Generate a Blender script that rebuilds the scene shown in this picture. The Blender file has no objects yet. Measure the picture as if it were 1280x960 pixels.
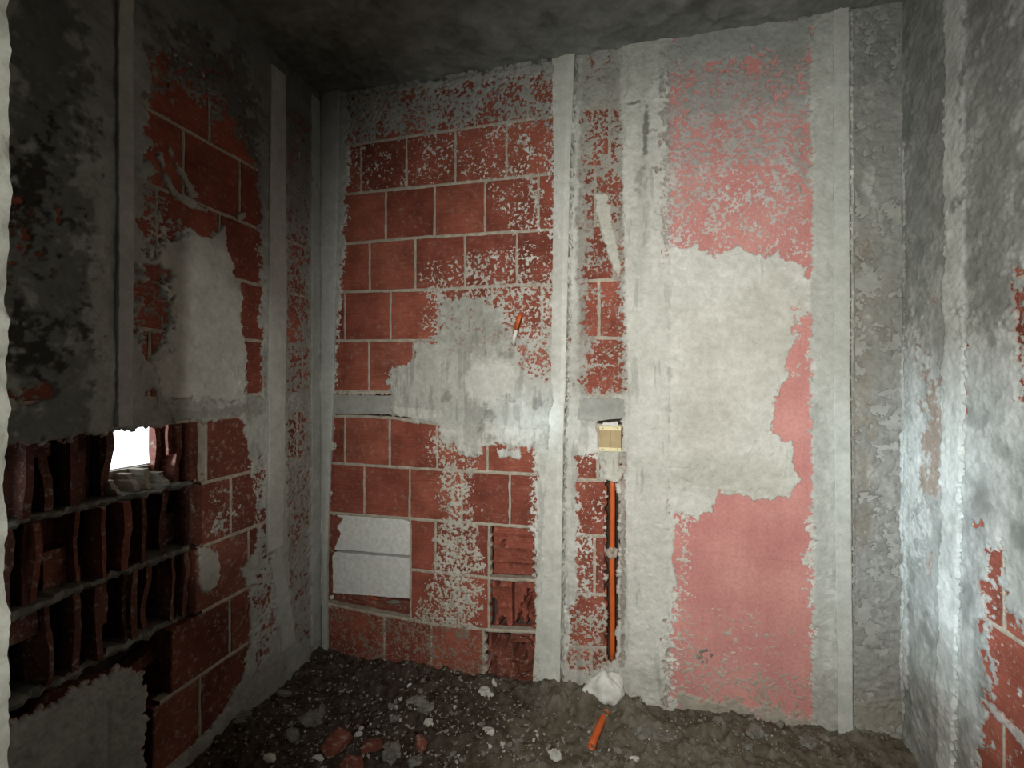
import bpy, bmesh, math, random
import numpy as np
random.seed(7)
rng = np.random.default_rng(11)
S = bpy.context.scene
COL = S.collection
R = math.radians

# ------------------------------------------------------------------ camera, world, lights, exposure
F = 600.0; CX = 640.0; CY = 475.0           # focal length and horizon of the 1280x960 picture
YAW = R(14.04); H = 1.19                     # the camera looks 14 degrees left of the back wall's normal
D = 1.81; XL = -1.306; XR = 0.848; ZC = H + 1.225   # back wall, side walls, ceiling (metres)
cam_d = bpy.data.cameras.new('camera'); cam = bpy.data.objects.new('camera', cam_d); COL.objects.link(cam)
cam.location = (0, 0, H); cam.rotation_euler = (R(90), 0, YAW)
cam_d.sensor_width = 36; cam_d.lens = F/1280*36; cam_d.shift_y = -5/1280; cam_d.clip_start = 0.02
S.camera = cam
S.view_settings.view_transform = 'Standard'; S.view_settings.look = 'None'
S.view_settings.gamma = 1; S.view_settings.use_curve_mapping = False
S.view_settings.exposure = 0.0
w = bpy.data.worlds.new('world'); S.world = w; w.use_nodes = True
w.node_tree.nodes['Background'].inputs[0].default_value = (0.86, 0.95, 1.0, 1)
w.node_tree.nodes['Background'].inputs[1].default_value = 3.0

def light(name, kind, loc, target, energy, color=(1, 1, 1), **kw):
    l = bpy.data.lights.new(name, kind); l.energy = energy; l.color = color
    for k, v in kw.items(): setattr(l, k, v)
    o = bpy.data.objects.new(name, l); COL.objects.link(o); o.location = loc
    from mathutils import Vector
    o.rotation_euler = (Vector(target)-Vector(loc)).to_track_quat('-Z', 'Y').to_euler()
    return o
# hand torch held beside the camera, pointed at the pink bay of the back wall
light('torch', 'SPOT', (-0.10, -0.02, 1.27), (0.22, D, 1.01), 142, (0.985, 0.995, 0.945),
      spot_size=R(112), spot_blend=1.0, shadow_soft_size=0.03)
# daylight entering low through the breach in the left wall, just outside the picture
light('daylight_breach', 'AREA', (-5.0, -1.30, 0.86), (0.848, 1.55, 0.76), 560, (0.72, 0.89, 1.0), shape='DISK', size=0.60)
# dim fill light added in the unseen hall behind the doorway
light('hall_fill', 'AREA', (0.5, -1.3, 1.9), (-0.2, 0.6, 1.0), 0.3, (0.80, 0.92, 0.86), shape='DISK', size=0.8)

# added spot, no real lamp: brightens the edge of the doorway
light('jamb_fill', 'SPOT', (0.50, -0.75, 1.25), (-0.444, 0.02, 1.19), 52, (1.0, 1.0, 0.93), spot_size=R(32), spot_blend=0.5, shadow_soft_size=0.02)

# ------------------------------------------------------------------ photo points -> points on the room's planes
sy, cyw = math.sin(YAW), math.cos(YAW)
def ray(px, py):
    r = (px-CX)/F; u = (CY-py)/F
    return (-sy+r*cyw, cyw+r*sy, u)
def B(px, py):
    d = ray(px, py); t = D/d[1]; return (d[0]*t, H+d[2]*t)
def L(px, py):
    d = ray(px, py); t = XL/d[0]; return (d[1]*t, H+d[2]*t)
def Rw(px, py):
    d = ray(px, py); t = XR/d[0]; return (d[1]*t, H+d[2]*t)
def G(px, py, z=0.02):
    d = ray(px, py); t = (z-H)/d[2]; return (d[0]*t, d[1]*t, z)
def mB(u, v, h): return (u, D-h, v)
def Ld(px, py, d):
    q = ray(px, py); t = (XL-d)/q[0]; return (q[1]*t, H+q[2]*t)
def mL(u, v, h): return (XL+h, u, v)
def mR(u, v, h): return (XR-h, u, v)

# ------------------------------------------------------------------ naming helpers
def tag(o, label=None, cat=None, group=None, kind=None):
    if label: o['label'] = label
    if cat: o['category'] = cat
    if group: o['group'] = group
    if kind: o['kind'] = kind
    return o
def empty(name, loc=(0, 0, 0)):
    o = bpy.data.objects.new(name, None); COL.objects.link(o); o.location = loc; return o
def link(name, me, mat, parent=None, loc=None):
    if mat and not me.materials: me.materials.append(mat)
    o = bpy.data.objects.new(name, me); COL.objects.link(o)
    if parent:
        o.parent = parent
    if loc: o.location = loc
    return o
def mesh(name, verts, faces, smooth=False):
    me = bpy.data.meshes.new(name); me.from_pydata([tuple(map(float, v)) for v in verts], [], faces); me.update()
    if smooth:
        for p in me.polygons: p.use_smooth = True
    return me
def fix_normals(me):
    bm = bmesh.new(); bm.from_mesh(me); bmesh.ops.recalc_face_normals(bm, faces=bm.faces); bm.to_mesh(me); bm.free()
    return me

# ------------------------------------------------------------------ materials
def new_mat(name, rough=0.9):
    m = bpy.data.materials.new(name); m.use_nodes = True
    nt = m.node_tree; b = nt.nodes['Principled BSDF']; b.inputs['Roughness'].default_value = rough
    b.inputs['Specular IOR Level'].default_value = 0.2
    return m, nt, b
def N(nt, t, **kw):
    n = nt.nodes.new(t)
    for k, v in kw.items():
        if k in n.inputs.keys(): n.inputs[k].default_value = v
        else: setattr(n, k, v)
    return n
def ramp(nt, src, stops):
    r = nt.nodes.new('ShaderNodeValToRGB'); e = r.color_ramp.elements
    while len(e) < len(stops): e.new(0.5)
    for i, (p, c) in enumerate(stops):
        e[i].position = p; e[i].color = (*c, 1) if len(c) == 3 else c
    nt.links.new(src, r.inputs[0]); return r.outputs[0]
def mulc(nt, a, b, fac=1.0, blend='MULTIPLY'):
    m = nt.nodes.new('ShaderNodeMix'); m.data_type = 'RGBA'; m.blend_type = blend
    if isinstance(fac, (int, float)): m.inputs[0].default_value = fac
    else: nt.links.new(fac, m.inputs[0])
    for s, i in ((a, 6), (b, 7)):
        if isinstance(s, tuple): m.inputs[i].default_value = (*s, 1)
        else: nt.links.new(s, m.inputs[i])
    return m.outputs[2]
def bump(nt, b, pairs):
    prev = None
    for src, st, dist in pairs:
        n = nt.nodes.new('ShaderNodeBump'); n.inputs['Strength'].default_value = st; n.inputs['Distance'].default_value = dist
        nt.links.new(src, n.inputs['Height'])
        if prev: nt.links.new(prev, n.inputs['Normal'])
        prev = n.outputs[0]
    nt.links.new(prev, b.inputs['Normal'])
def noise(nt, coord, scale, detail=6, rough=0.6, sc=None):
    n = nt.nodes.new('ShaderNodeTexNoise'); n.inputs['Scale'].default_value = scale
    n.inputs['Detail'].default_value = detail; n.inputs['Roughness'].default_value = rough
    if sc:
        mp = nt.nodes.new('ShaderNodeMapping'); mp.inputs['Scale'].default_value = sc
        nt.links.new(coord, mp.inputs[0]); coord = mp.outputs[0]
    nt.links.new(coord, n.inputs['Vector']); return n.outputs[0]

def make_coat_mat(name, rough=0.9, spec=0.15, fine=0.35):
    m, nt, b = new_mat(name, rough); b.inputs['Specular IOR Level'].default_value = spec
    geo = nt.nodes.new('ShaderNodeNewGeometry'); c = geo.outputs['Position']
    at = nt.nodes.new('ShaderNodeAttribute'); at.attribute_name = 'Col'
    n1 = noise(nt, c, 35, 8, 0.65); n2 = noise(nt, c, 220, 4, 0.7); n3 = noise(nt, c, 7, 5, 0.6)
    col = mulc(nt, at.outputs['Color'], ramp(nt, n1, [(0.3, (0.84, 0.83, 0.81)), (0.65, (1.08, 1.08, 1.08))]))
    col = mulc(nt, col, ramp(nt, n2, [(0.25, (0.82, 0.81, 0.79)), (0.5, (1.02, 1.02, 1.02))]))
    col = mulc(nt, col, ramp(nt, n3, [(0.3, (0.86, 0.86, 0.84)), (0.7, (1.07, 1.07, 1.07))]))
    nt.links.new(col, b.inputs['Base Color'])
    bump(nt, b, [(n3, 0.25, 0.02), (n1, fine, 0.006), (n2, fine, 0.0015)])
    return m
M_PLASTER = make_coat_mat('plaster')
M_SCREED = make_coat_mat('screed_plaster', 0.62, 0.4, 0.15)
M_DIRT = make_coat_mat('dirt', 0.97, 0.05, 0.9)
M_CEIL = make_coat_mat('ceiling_concrete', 0.9, 0.1, 0.3)

def make_brick(name, base, dusty=0.25, lines='z'):
    m, nt, b = new_mat(name, 0.85)
    geo = nt.nodes.new('ShaderNodeNewGeometry'); c = geo.outputs['Position']
    oi = nt.nodes.new('ShaderNodeObjectInfo')
    n1 = noise(nt, c, 9, 6, 0.6); n2 = noise(nt, c, 60, 8, 0.7)
    n3 = noise(nt, c, 14, 3, 0.5, (1.0, 1.0, 22.0))
    dark = tuple(x*0.66 for x in base); lite = tuple(min(1, x*1.25+0.01) for x in base)
    col = ramp(nt, n1, [(0.3, dark), (0.7, lite)])
    tint = ramp(nt, oi.outputs['Random'], [(0.0, (0.72, 0.66, 0.66)), (0.35, (0.95, 0.9, 0.88)), (0.7, (1.08, 1.05, 1.0)), (1.0, (1.08, 1.16, 1.16))])
    col = mulc(nt, col, tint)
    sepz = ramp(nt, n3, [(0.35, (0.86, 0.86, 0.86)), (0.65, (1.1, 1.1, 1.1))])
    col = mulc(nt, col, sepz)
    dm = ramp(nt, n2, [(0.54, (0, 0, 0)), (0.72, (1, 1, 1))])
    fm = nt.nodes.new('ShaderNodeMath'); fm.operation = 'MULTIPLY'; fm.inputs[1].default_value = dusty
    nt.links.new(dm, fm.inputs[0])
    col = mulc(nt, col, (0.40, 0.34, 0.29), fm.outputs[0], 'MIX')
    nt.links.new(col, b.inputs['Base Color'])
    bump(nt, b, [(n3, 0.35, 0.003), (n2, 0.35, 0.003)])
    return m
M_BRICK = make_brick('terracotta_brick', (0.250, 0.068, 0.042), 0.38)
M_BRICK_IN = make_brick('broken_terracotta', (0.30, 0.078, 0.038), 0.25)
M_BRICK_OLD = make_brick('dusty_terracotta', (0.17, 0.052, 0.032), 0.8)

def simple(name, c1, c2, scale=30, rough=0.85, bstr=0.3, spec=0.2, b2=200):
    m, nt, b = new_mat(name, rough); b.inputs['Specular IOR Level'].default_value = spec
    tc = nt.nodes.new('ShaderNodeNewGeometry'); c = tc.outputs['Position']
    n1 = noise(nt, c, scale, 8, 0.65); n2 = noise(nt, c, b2, 3, 0.6)
    nt.links.new(ramp(nt, n1, [(0.32, c1), (0.68, c2)]), b.inputs['Base Color'])
    bump(nt, b, [(n1, bstr, 0.004), (n2, bstr, 0.0015)])
    return m
M_FIN = make_brick('stained_terracotta', (0.13, 0.050, 0.035), 0.9)
M_MORTAR = simple('mortar', (0.27, 0.235, 0.185), (0.46, 0.40, 0.32), 40)
M_BED = simple('dusty_mortar', (0.13, 0.12, 0.10), (0.24, 0.225, 0.19), 35)
M_CONC = simple('band_concrete', (0.25, 0.245, 0.22), (0.36, 0.35, 0.315), 28, bstr=0.5)
M_CORE = simple('masonry_core', (0.05, 0.03, 0.024), (0.10, 0.055, 0.04), 20)
M_ORANGE = simple('orange_conduit', (0.46, 0.082, 0.016), (0.60, 0.12, 0.026), 20, 0.5, 0.08, 0.35)
M_OCHRE = simple('ochre_cardboard', (0.36, 0.27, 0.15), (0.46, 0.35, 0.20), 24, 0.8, 0.1)
M_RIM = simple('cream_plastic', (0.62, 0.52, 0.26), (0.75, 0.66, 0.38), 30, 0.5, 0.05, 0.4)
M_LUMP = simple('gypsum', (0.50, 0.48, 0.43), (0.72, 0.70, 0.65), 18, 0.85, 0.35)
M_STONE = simple('pale_rubble', (0.34, 0.32, 0.28), (0.58, 0.56, 0.50), 40, 0.95, 0.4)
M_STONE2 = simple('grey_rubble', (0.10, 0.092, 0.078), (0.22, 0.205, 0.175), 40, 0.95, 0.5)
M_WHITE = simple('white_foam_block', (0.52, 0.505, 0.47), (0.70, 0.69, 0.65), 55, 0.9, 0.55)
M_RECESS_SHADE = simple('recess_shade', (0.02, 0.016, 0.013), (0.06, 0.04, 0.03), 25)  # near-black for recess backs; their depth shade is put into the colour

def make_pink():
    m, nt, b = new_mat('pink_insulation', 0.85)
    geo = nt.nodes.new('ShaderNodeNewGeometry'); c = geo.outputs['Position']
    n1 = noise(nt, c, 5, 6, 0.6); n2 = noise(nt, c, 90, 6, 0.7); n3 = noise(nt, c, 6, 3, 0.5, (6, 1, 1))
    col = ramp(nt, n1, [(0.3, (0.47, 0.190, 0.175)), (0.7, (0.60, 0.285, 0.250))])
    col = mulc(nt, col, ramp(nt, n2, [(0.3, (0.85, 0.82, 0.82)), (0.6, (1.05, 1.06, 1.06))]))
    col = mulc(nt, col, ramp(nt, n3, [(0.4, (0.97, 0.97, 0.97)), (0.6, (1.02, 1.02, 1.02))]))
    nt.links.new(col, b.inputs['Base Color'])
    bump(nt, b, [(n2, 0.3, 0.002)])
    return m
M_PINK = make_pink()

# ------------------------------------------------------------------ 2-D noise for the relief
def vnoise(u, v, scale, seed):
    g = np.random.default_rng(seed).standard_normal((260, 260)).astype(np.float32)
    a = u/scale+700.3; b = v/scale+500.7
    ia = np.floor(a).astype(int); ib = np.floor(b).astype(int)
    fa = a-ia; fb = b-ib
    fa = fa*fa*fa*(fa*(fa*6-15)+10); fb = fb*fb*fb*(fb*(fb*6-15)+10)
    i0 = ia % 260; i1 = (ia+1) % 260; j0 = ib % 260; j1 = (ib+1) % 260
    return (g[i0, j0]*(1-fa)+g[i1, j0]*fa)*(1-fb)+(g[i0, j1]*(1-fa)+g[i1, j1]*fa)*fb
def fbm(u, v, scale, seed, octv=4, gain=0.55):
    s = 0; a = 1.0; t = 0.0
    for k in range(octv):
        ang = 0.7*k+0.35*seed; ca, sa = math.cos(ang), math.sin(ang)
        s = s+a*vnoise(u*ca-v*sa, u*sa+v*ca, scale/(2.03**k), seed*17+k); t += a*a; a *= gain
    return s/math.sqrt(t)/0.72
def sstep(x): x = np.clip(x, 0, 1); return x*x*(3-2*x)
def sdf(U, V, P):
    P = np.asarray(P, float); n = len(P); d = np.full(U.shape, 1e9); inside = np.zeros(U.shape, bool)
    for i in range(n):
        a = P[i]; b = P[(i+1) % n]; e = b-a; L2 = max(1e-12, e@e)
        t = np.clip(((U-a[0])*e[0]+(V-a[1])*e[1])/L2, 0, 1)
        d = np.minimum(d, (U-a[0]-t*e[0])**2+(V-a[1]-t*e[1])**2)
        c = ((a[1] > V) != (b[1] > V))
        if a[1] != b[1]:
            inside ^= c & (U < (b[0]-a[0])*(V-a[1])/(b[1]-a[1])+a[0])
    d = np.sqrt(d); return np.where(inside, d, -d)

class Skin:
    """relief coat over one wall: coverage, thickness and colour painted in wall metres"""
    def __init__(s, u0, u1, v0, v1, res, conv, seed, col, th=0.005, grain=0.011, asp=1.0):
        nu = int((u1-u0)/res)+1; nv = int((v1-v0)/res)+1
        s.u = np.linspace(u0, u1, nu); s.v = np.linspace(v0, v1, nv)
        s.U, s.V = np.meshgrid(s.u, s.v, indexing='ij'); s.conv = conv
        s.cov = np.ones(s.U.shape); s.th = np.full(s.U.shape, th); s.add = np.zeros(s.U.shape)
        s.col = np.ones(s.U.shape+(3,))*np.array(col)
        s.under = np.ones(s.U.shape+(3,))*np.array((0.27, 0.135, 0.095))
        s.w1 = fbm(s.U, s.V, 0.035, seed, 4); s.w2 = fbm(s.U, s.V, 0.012, seed+3, 3)
        z = fbm(s.U, s.V*asp, grain, seed+5, 3, 0.7)*0.9+fbm(s.U, s.V, 0.05, seed+9, 3)*0.35
        s.n = 0.5+0.5*np.tanh(0.95*z)
        s.big = fbm(s.U, s.V, 0.30, seed+21, 5); s.mid = fbm(s.U, s.V, 0.07, seed+31, 5, 0.65)
        s.fin = fbm(s.U, s.V, 0.015, seed+41, 3, 0.7)
        s.streak = fbm(s.U, s.V*0.16, 0.03, seed+51, 4, 0.65)
    def paint(s, poly, cov=None, col=None, th=None, add=None, soft=0.004, warp=0.006, raw=False, fac=1.0, mott=0.0):
        P = np.array(poly if raw else [s.conv(*p) for p in poly]); m = soft+warp*3+0.01
        i0, i1 = np.searchsorted(s.u, [P[:, 0].min()-m, P[:, 0].max()+m])
        j0, j1 = np.searchsorted(s.v, [P[:, 1].min()-m, P[:, 1].max()+m])
        if i1 <= i0 or j1 <= j0: return
        q = (slice(i0, i1), slice(j0, j1))
        d = sdf(s.U[q], s.V[q], P)+warp*(0.6*s.w1[q]+0.4*s.w2[q])
        k = sstep(d/soft+0.5)*fac
        if mott: k = k*sstep(0.5+mott*s.mid[q])
        if cov is not None: s.cov[q] = s.cov[q]*(1-k)+cov*k
        if th is not None: s.th[q] = s.th[q]*(1-k)+th*k
        if add is not None: s.add[q] += add*k
        if col is not None: s.col[q] = s.col[q]*(1-k[..., None])+np.array(col)*k[..., None]
    def crack(s, pts, width=0.004, depth=0.008, col=None):
        P = [s.conv(*p) for p in pts]
        for a, b in zip(P[:-1], P[1:]):
            m = width*4+0.01
            i0, i1 = np.searchsorted(s.u, [min(a[0], b[0])-m, max(a[0], b[0])+m]); j0, j1 = np.searchsorted(s.v, [min(a[1], b[1])-m, max(a[1], b[1])+m])
            q = (slice(i0, i1), slice(j0, j1)); e = np.array(b)-np.array(a)
            U, V = s.U[q], s.V[q]; t = np.clip(((U-a[0])*e[0]+(V-a[1])*e[1])/max(1e-9, e@e), 0, 1)
            d = np.hypot(U-a[0]-t*e[0], V-a[1]-t*e[1])+0.5*width*s.w2[q]
            k = sstep(1-np.clip(d/width, 0, 1))
            s.add[q] = np.minimum(s.add[q], -depth*k) if depth > 0 else np.maximum(s.add[q], -depth*k)
            if col is not None: s.col[q] = s.col[q]*(1-k[..., None])+np.array(col)*k[..., None]
    def build(s, name, mapf, mat, parent, flip=False, rough=0.0012, keep=False, wob=0.0012):
        s.cov = s.cov+0.35*sstep((s.cov-0.9)/0.08)
        k = sstep((s.cov-s.n)/0.16+0.02)
        k2 = sstep((s.cov-s.n)/0.30+0.22); s.col = s.under*(1-k2[..., None])+s.col*k2[..., None]
        thin = 0.0016+sstep((s.cov-0.8)/0.2)*(s.th-0.0016)
        h = k*thin-(1-k)*0.0022+s.add
        h += sstep((s.cov-0.8)/0.2)*(rough*s.mid+rough*0.5*s.fin+wob*0.5*s.big)
        h = np.where((s.cov > 1.2) & (s.add > -0.0005), np.maximum(h, 0.0012), h)
        if not keep: alive = (h > -0.0012) | (s.add < -0.001)
        else: alive = np.ones(h.shape, bool)
        full = s.cov < 0.02
        f = alive[:-1, :-1] | alive[1:, :-1] | alive[:-1, 1:] | alive[1:, 1:]
        if not keep: f &= ~(full[:-1, :-1] & full[1:, 1:])
        ii, jj = np.nonzero(f); nv = h.shape[1]
        a = ii*nv+jj; b = (ii+1)*nv+jj; c = (ii+1)*nv+jj+1; d = ii*nv+jj+1
        quads = np.stack([a, b, c, d] if not flip else [a, d, c, b], 1)
        used = np.unique(quads); remap = np.zeros(h.size, int); remap[used] = np.arange(len(used))
        quads = remap[quads]
        x, y, z = mapf(s.U.ravel()[used], s.V.ravel()[used], h.ravel()[used])
        co = np.empty((len(used), 3), np.float32); co[:, 0] = x; co[:, 1] = y; co[:, 2] = z
        me = bpy.data.meshes.new(name); me.vertices.add(len(used)); me.vertices.foreach_set('co', co.ravel())
        me.loops.add(quads.size); me.loops.foreach_set('vertex_index', quads.ravel().astype(np.int32))
        me.polygons.add(len(quads)); me.polygons.foreach_set('loop_start', np.arange(0, quads.size, 4, dtype=np.int32))
        me.update(calc_edges=True)
        me.polygons.foreach_set('use_smooth', np.ones(len(quads), bool))
        ca = me.color_attributes.new('Col', 'FLOAT_COLOR', 'POINT')
        cc = np.ones((len(used), 4), np.float32); cc[:, :3] = np.clip(s.col.reshape(-1, 3)[used], 0.005, 0.9)
        ca.data.foreach_set('color', cc.ravel())
        print(name, 'quads', len(quads))
        return link(name, me, mat, parent)

# ------------------------------------------------------------------ masonry pieces
def interp(pl, x):
    xs = [p[0] for p in pl]; ys = [p[1] for p in pl]
    if x <= xs[0]: i = 0
    elif x >= xs[-1]: i = len(xs)-2
    else: i = max(k for k in range(len(xs)-1) if xs[k] <= x)
    t = (x-xs[i])/(xs[i+1]-xs[i]); return ys[i]+t*(ys[i+1]-ys[i])
def box_piece(quad, mapf, front=0.0, depth=0.09, cham=0.003, jit=0.0012, tilt=0.001):
    """quad: four wall points (u,v), counter-clockwise; a chamfered block whose front lies at height front"""
    cu = sum(q[0] for q in quad)/4; cv = sum(q[1] for q in quad)/4
    j = lambda: random.uniform(-jit, jit)
    sh = [(q[0]+j(), q[1]+j()) for q in quad]
    ins = [(q[0]-math.copysign(cham, q[0]-cu), q[1]-math.copysign(cham, q[1]-cv)) for q in sh]
    f0 = front+random.uniform(-tilt, tilt)
    vs = [mapf(q[0], q[1], -depth) for q in sh]+[mapf(q[0], q[1], f0-cham) for q in sh]+[mapf(q[0], q[1], f0+random.uniform(-tilt, tilt)*0.5) for q in ins]
    fs = [(3, 2, 1, 0), (8, 9, 10, 11)]
    for k in range(4):
        n = (k+1) % 4; fs += [(k, n, 4+n, 4+k), (4+k, 4+n, 8+n, 8+k)]
    return fix_normals(mesh('brick', vs, fs))
def slab(name, pts, mapf, h0, h1, mat, parent, jag=0.0, seg=0.02):
    """polygon outline (wall points) extruded from depth h0 to h1, its edge broken up"""
    out = []
    n = len(pts)
    for i in range(n):
        a, b = pts[i], pts[(i+1) % n]; k = max(1, int(math.hypot(b[0]-a[0], b[1]-a[1])/seg)) if jag else 1
        for t in range(k):
            out.append((a[0]+(b[0]-a[0])*t/k+random.uniform(-jag, jag), a[1]+(b[1]-a[1])*t/k+random.uniform(-jag, jag)))
    m = len(out)
    vs = [mapf(u, v, h0) for u, v in out]+[mapf(u, v, h1) for u, v in out]
    fs = [tuple(range(m)), tuple(range(2*m-1, m-1, -1))]+[(i, (i+1) % m, m+(i+1) % m, m+i) for i in range(m)]
    me = fix_normals(mesh(name, vs, fs)); return link(name, me, mat, parent)
class Strips:
    """mortar joints: many short wavy bars joined in one mesh"""
    def __init__(s): s.v = []; s.f = []
    def bar(s, a, b, w, mapf, front, depth=0.08, seg=0.025, jw=0.0016):
        L_ = math.hypot(b[0]-a[0], b[1]-a[1]); n = max(1, int(L_/seg)); dx, dy = (b[0]-a[0])/L_, (b[1]-a[1])/L_
        base = len(s.v)
        for i in range(n+1):
            t = i/n; u = a[0]+(b[0]-a[0])*t; v = a[1]+(b[1]-a[1])*t
            w1 = w/2+random.uniform(-jw, jw); w2 = w/2+random.uniform(-jw, jw); f = front+random.uniform(-0.0008, 0.0008)
            for (ww, hh) in ((-w1, -depth), (-w1, f-0.001), (0, f+0.0004), (w2, f-0.001), (w2, -depth)):
                s.v.append(mapf(u-dy*ww, v+dx*ww, hh))
        for i in range(n):
            for k in range(4):
                p = base+i*5+k; s.f.append((p, p+1, p+6, p+5))
    def build(s, name, mat, parent): return link(name, fix_normals(mesh(name, s.v, s.f)), mat, parent)
def screed(name, left, right, mapf, conv, th, parent, col, mat=None, crown=0.0, jag=0.0008, soft=False):
    """a vertical guide strip of plaster: straight proud face, steep edges, slightly worn"""
    z0 = min(conv(*left[0])[1], conv(*left[-1])[1]); z1 = max(conv(*left[0])[1], conv(*left[-1])[1])
    pl = sorted([(conv(*p)[1], conv(*p)[0]) for p in left]); pr = sorted([(conv(*p)[1], conv(*p)[0]) for p in right])
    n = 120; vs = []; fs = []; prof = [(0, -0.012), (0, th-0.002), (0.05, th), (0.35, th+crown), (0.65, th+crown), (0.93, th), (1, th-0.002), (1, -0.012)]
    if soft: prof = [(-0.25, -0.012), (-0.2, th*0.35), (0.0, th*0.55), (0.3, th*0.8), (0.6, th+crown), (0.93, th), (1, th-0.002), (1, -0.012)]
    for i in range(n+1):
        z = z0+(z1-z0)*i/n; a = interp(pl, z); b = interp(pr, z)
        a += random.uniform(-jag, jag)*1.6; b += random.uniform(-jag, jag)
        wv = 0.0007*math.sin(z*9)+random.uniform(-0.0002, 0.0002)
        for t, hh in prof: vs.append(mapf(a+(b-a)*t, z, hh+(wv if hh > 0 else 0)))
    k = len(prof)
    for i in range(n):
        for j in range(k-1): p = i*k+j; fs.append((p, p+1, p+k+1, p+k))
    me = fix_normals(mesh(name, vs, fs)); ca = me.color_attributes.new('Col', 'FLOAT_COLOR', 'POINT')
    for d in ca.data: d.color = (*col, 1)
    return link(name, me, mat or M_SCREED, parent)
def tube(path, r, seg=16, inner=None, wobble=0.0):
    from mathutils import Vector
    P = [Vector(p) for p in path]; vs = []; fs = []
    rr = [r]+([inner] if inner else [])
    n = len(P)
    for q in rr:
        for i, p in enumerate(P):
            t = (P[min(i+1, n-1)]-P[max(i-1, 0)]).normalized(); a = t.orthogonal().normalized() if i == 0 else (a-t*a.dot(t)).normalized()
            b = t.cross(a)
            for k in range(seg):
                an = 2*math.pi*k/seg; vs.append(p+(a*math.cos(an)+b*math.sin(an))*(q+random.uniform(-wobble, wobble)))
    for s_ in range(len(rr)):
        o = s_*n*seg
        for i in range(n-1):
            for k in range(seg):
                fs.append((o+i*seg+k, o+i*seg+(k+1) % seg, o+(i+1)*seg+(k+1) % seg, o+(i+1)*seg+k))
    if inner:
        for e in (0, n-1):
            for k in range(seg): fs.append((e*seg+k, e*seg+(k+1) % seg, n*seg+e*seg+(k+1) % seg, n*seg+e*seg+k))
    else:
        fs.append(tuple(range(seg))); fs.append(tuple((n-1)*seg+k for k in range(seg)))
    return fix_normals(mesh('tube', vs, fs, True))
def lump(sub, sx, sy_, sz, seed, rough=0.25, freq=2.2, smooth=False):
    from mathutils import Vector, noise as mn
    bm = bmesh.new(); bmesh.ops.create_icosphere(bm, subdivisions=sub, radius=1)
    off = Vector((seed*3.1, seed*1.7, seed*0.9))
    for v in bm.verts:
        d = 1+rough*mn.noise(v.co*freq+off)*1.6+rough*0.5*mn.noise(v.co*freq*2.7+off)
        c = v.co*d; v.co = (c.x*sx, c.y*sy_, c.z*sz)
    me = bpy.data.meshes.new('lump'); bm.to_mesh(me); bm.free()
    if smooth:
        for p in me.polygons: p.use_smooth = True
    return me

LIGHTP = (0.50, 0.49, 0.45); WHITEP = (0.60, 0.585, 0.54); GREYP = (0.30, 0.298, 0.275); DARKP = (0.15, 0.15, 0.138); BROWNP = (0.24, 0.20, 0.165)

# ================================================================== BACK WALL
wb = tag(empty('wall_back', (0, 0, 0)), 'back wall of bare red bricks, rough plaster and pink boards', 'wall', kind='structure')
J = [
    [(400, 125), (470, 115), (505, 109), (570, 98), (640, 86), (700, 76)],
    [(430, 183), (533, 167), (593, 159), (660, 149), (690, 146)],
    [(430, 243), (510, 235), (690, 217)],
    [(430, 305), (520, 297), (690, 287)],
    [(428, 365), (547, 362), (647, 356), (690, 356)],
    [(420, 426), (549, 425), (690, 425)],
    [(416, 489), (690, 494)],
    [(416, 520), (486, 522), (545, 530), (690, 532)],
    [(416, 579), (546, 587), (670, 593), (690, 594)],
    [(412, 641), (547, 651), (690, 661)],
    [(405, 698), (512, 712), (547, 715), (613, 723), (690, 727)],
    [(400, 753), (467, 767), (547, 781), (600, 787), (690, 792)],
    [(400, 815), (690, 875)],
]
ROWS = [  # (top joint, bottom joint, perpends, skip intervals)
    (0, 1, [404, 468, 533, 593, 660, 700]), (1, 2, [396, 451, 508, 569, 633, 697]), (2, 3, [424, 482, 543, 606, 673, 700]),
    (3, 4, [404, 462, 519, 581, 646, 700]), (4, 5, [404, 431, 488, 548, 615, 677, 700]), (5, 6, [404, 461, 517, 577, 640, 700]),
    (7, 8, [404, 431, 487, 546, 609, 672, 700]), (8, 9, [400, 455, 512, 577, 637, 700]),
    (9, 10, [513, 544, 611]), (10, 11, [513, 573, 611]), (11, 12, [396, 480, 539, 604]),
]
mortar = Strips()
GAP = 0.0042
def bquad(x0, x1, jt, jb, xs0=GAP, zs=GAP):
    a = B(x0, interp(jb, x0)); b = B(x1, interp(jb, x1)); c = B(x1, interp(jt, x1)); d = B(x0, interp(jt, x0))
    return [(a[0]+xs0, a[1]+zs), (b[0]-xs0, b[1]+zs), (c[0]-xs0, c[1]-zs), (d[0]+xs0, d[1]-zs)]
for jt, jb, xs in ROWS:
    for a, b in zip(xs[:-1], xs[1:]):
        link('brick', box_piece(bquad(a, b, J[jt], J[jb]), mB), M_BRICK, wb)
    for x in xs:
        mortar.bar(B(x, interp(J[jb], x)), B(x, interp(J[jt], x)), 2*GAP+0.001, mB, -0.0002, 0.03)
for k, j in enumerate(J):
    if k in (0, 12): continue
    if k == 10: j = [p for p in j if p[0] >= 512]
    for a, b in zip(j[:-1], j[1:]):
        mortar.bar(B(*a), B(*b), 2*GAP+0.004, mB, 0.0002, 0.03)
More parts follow.
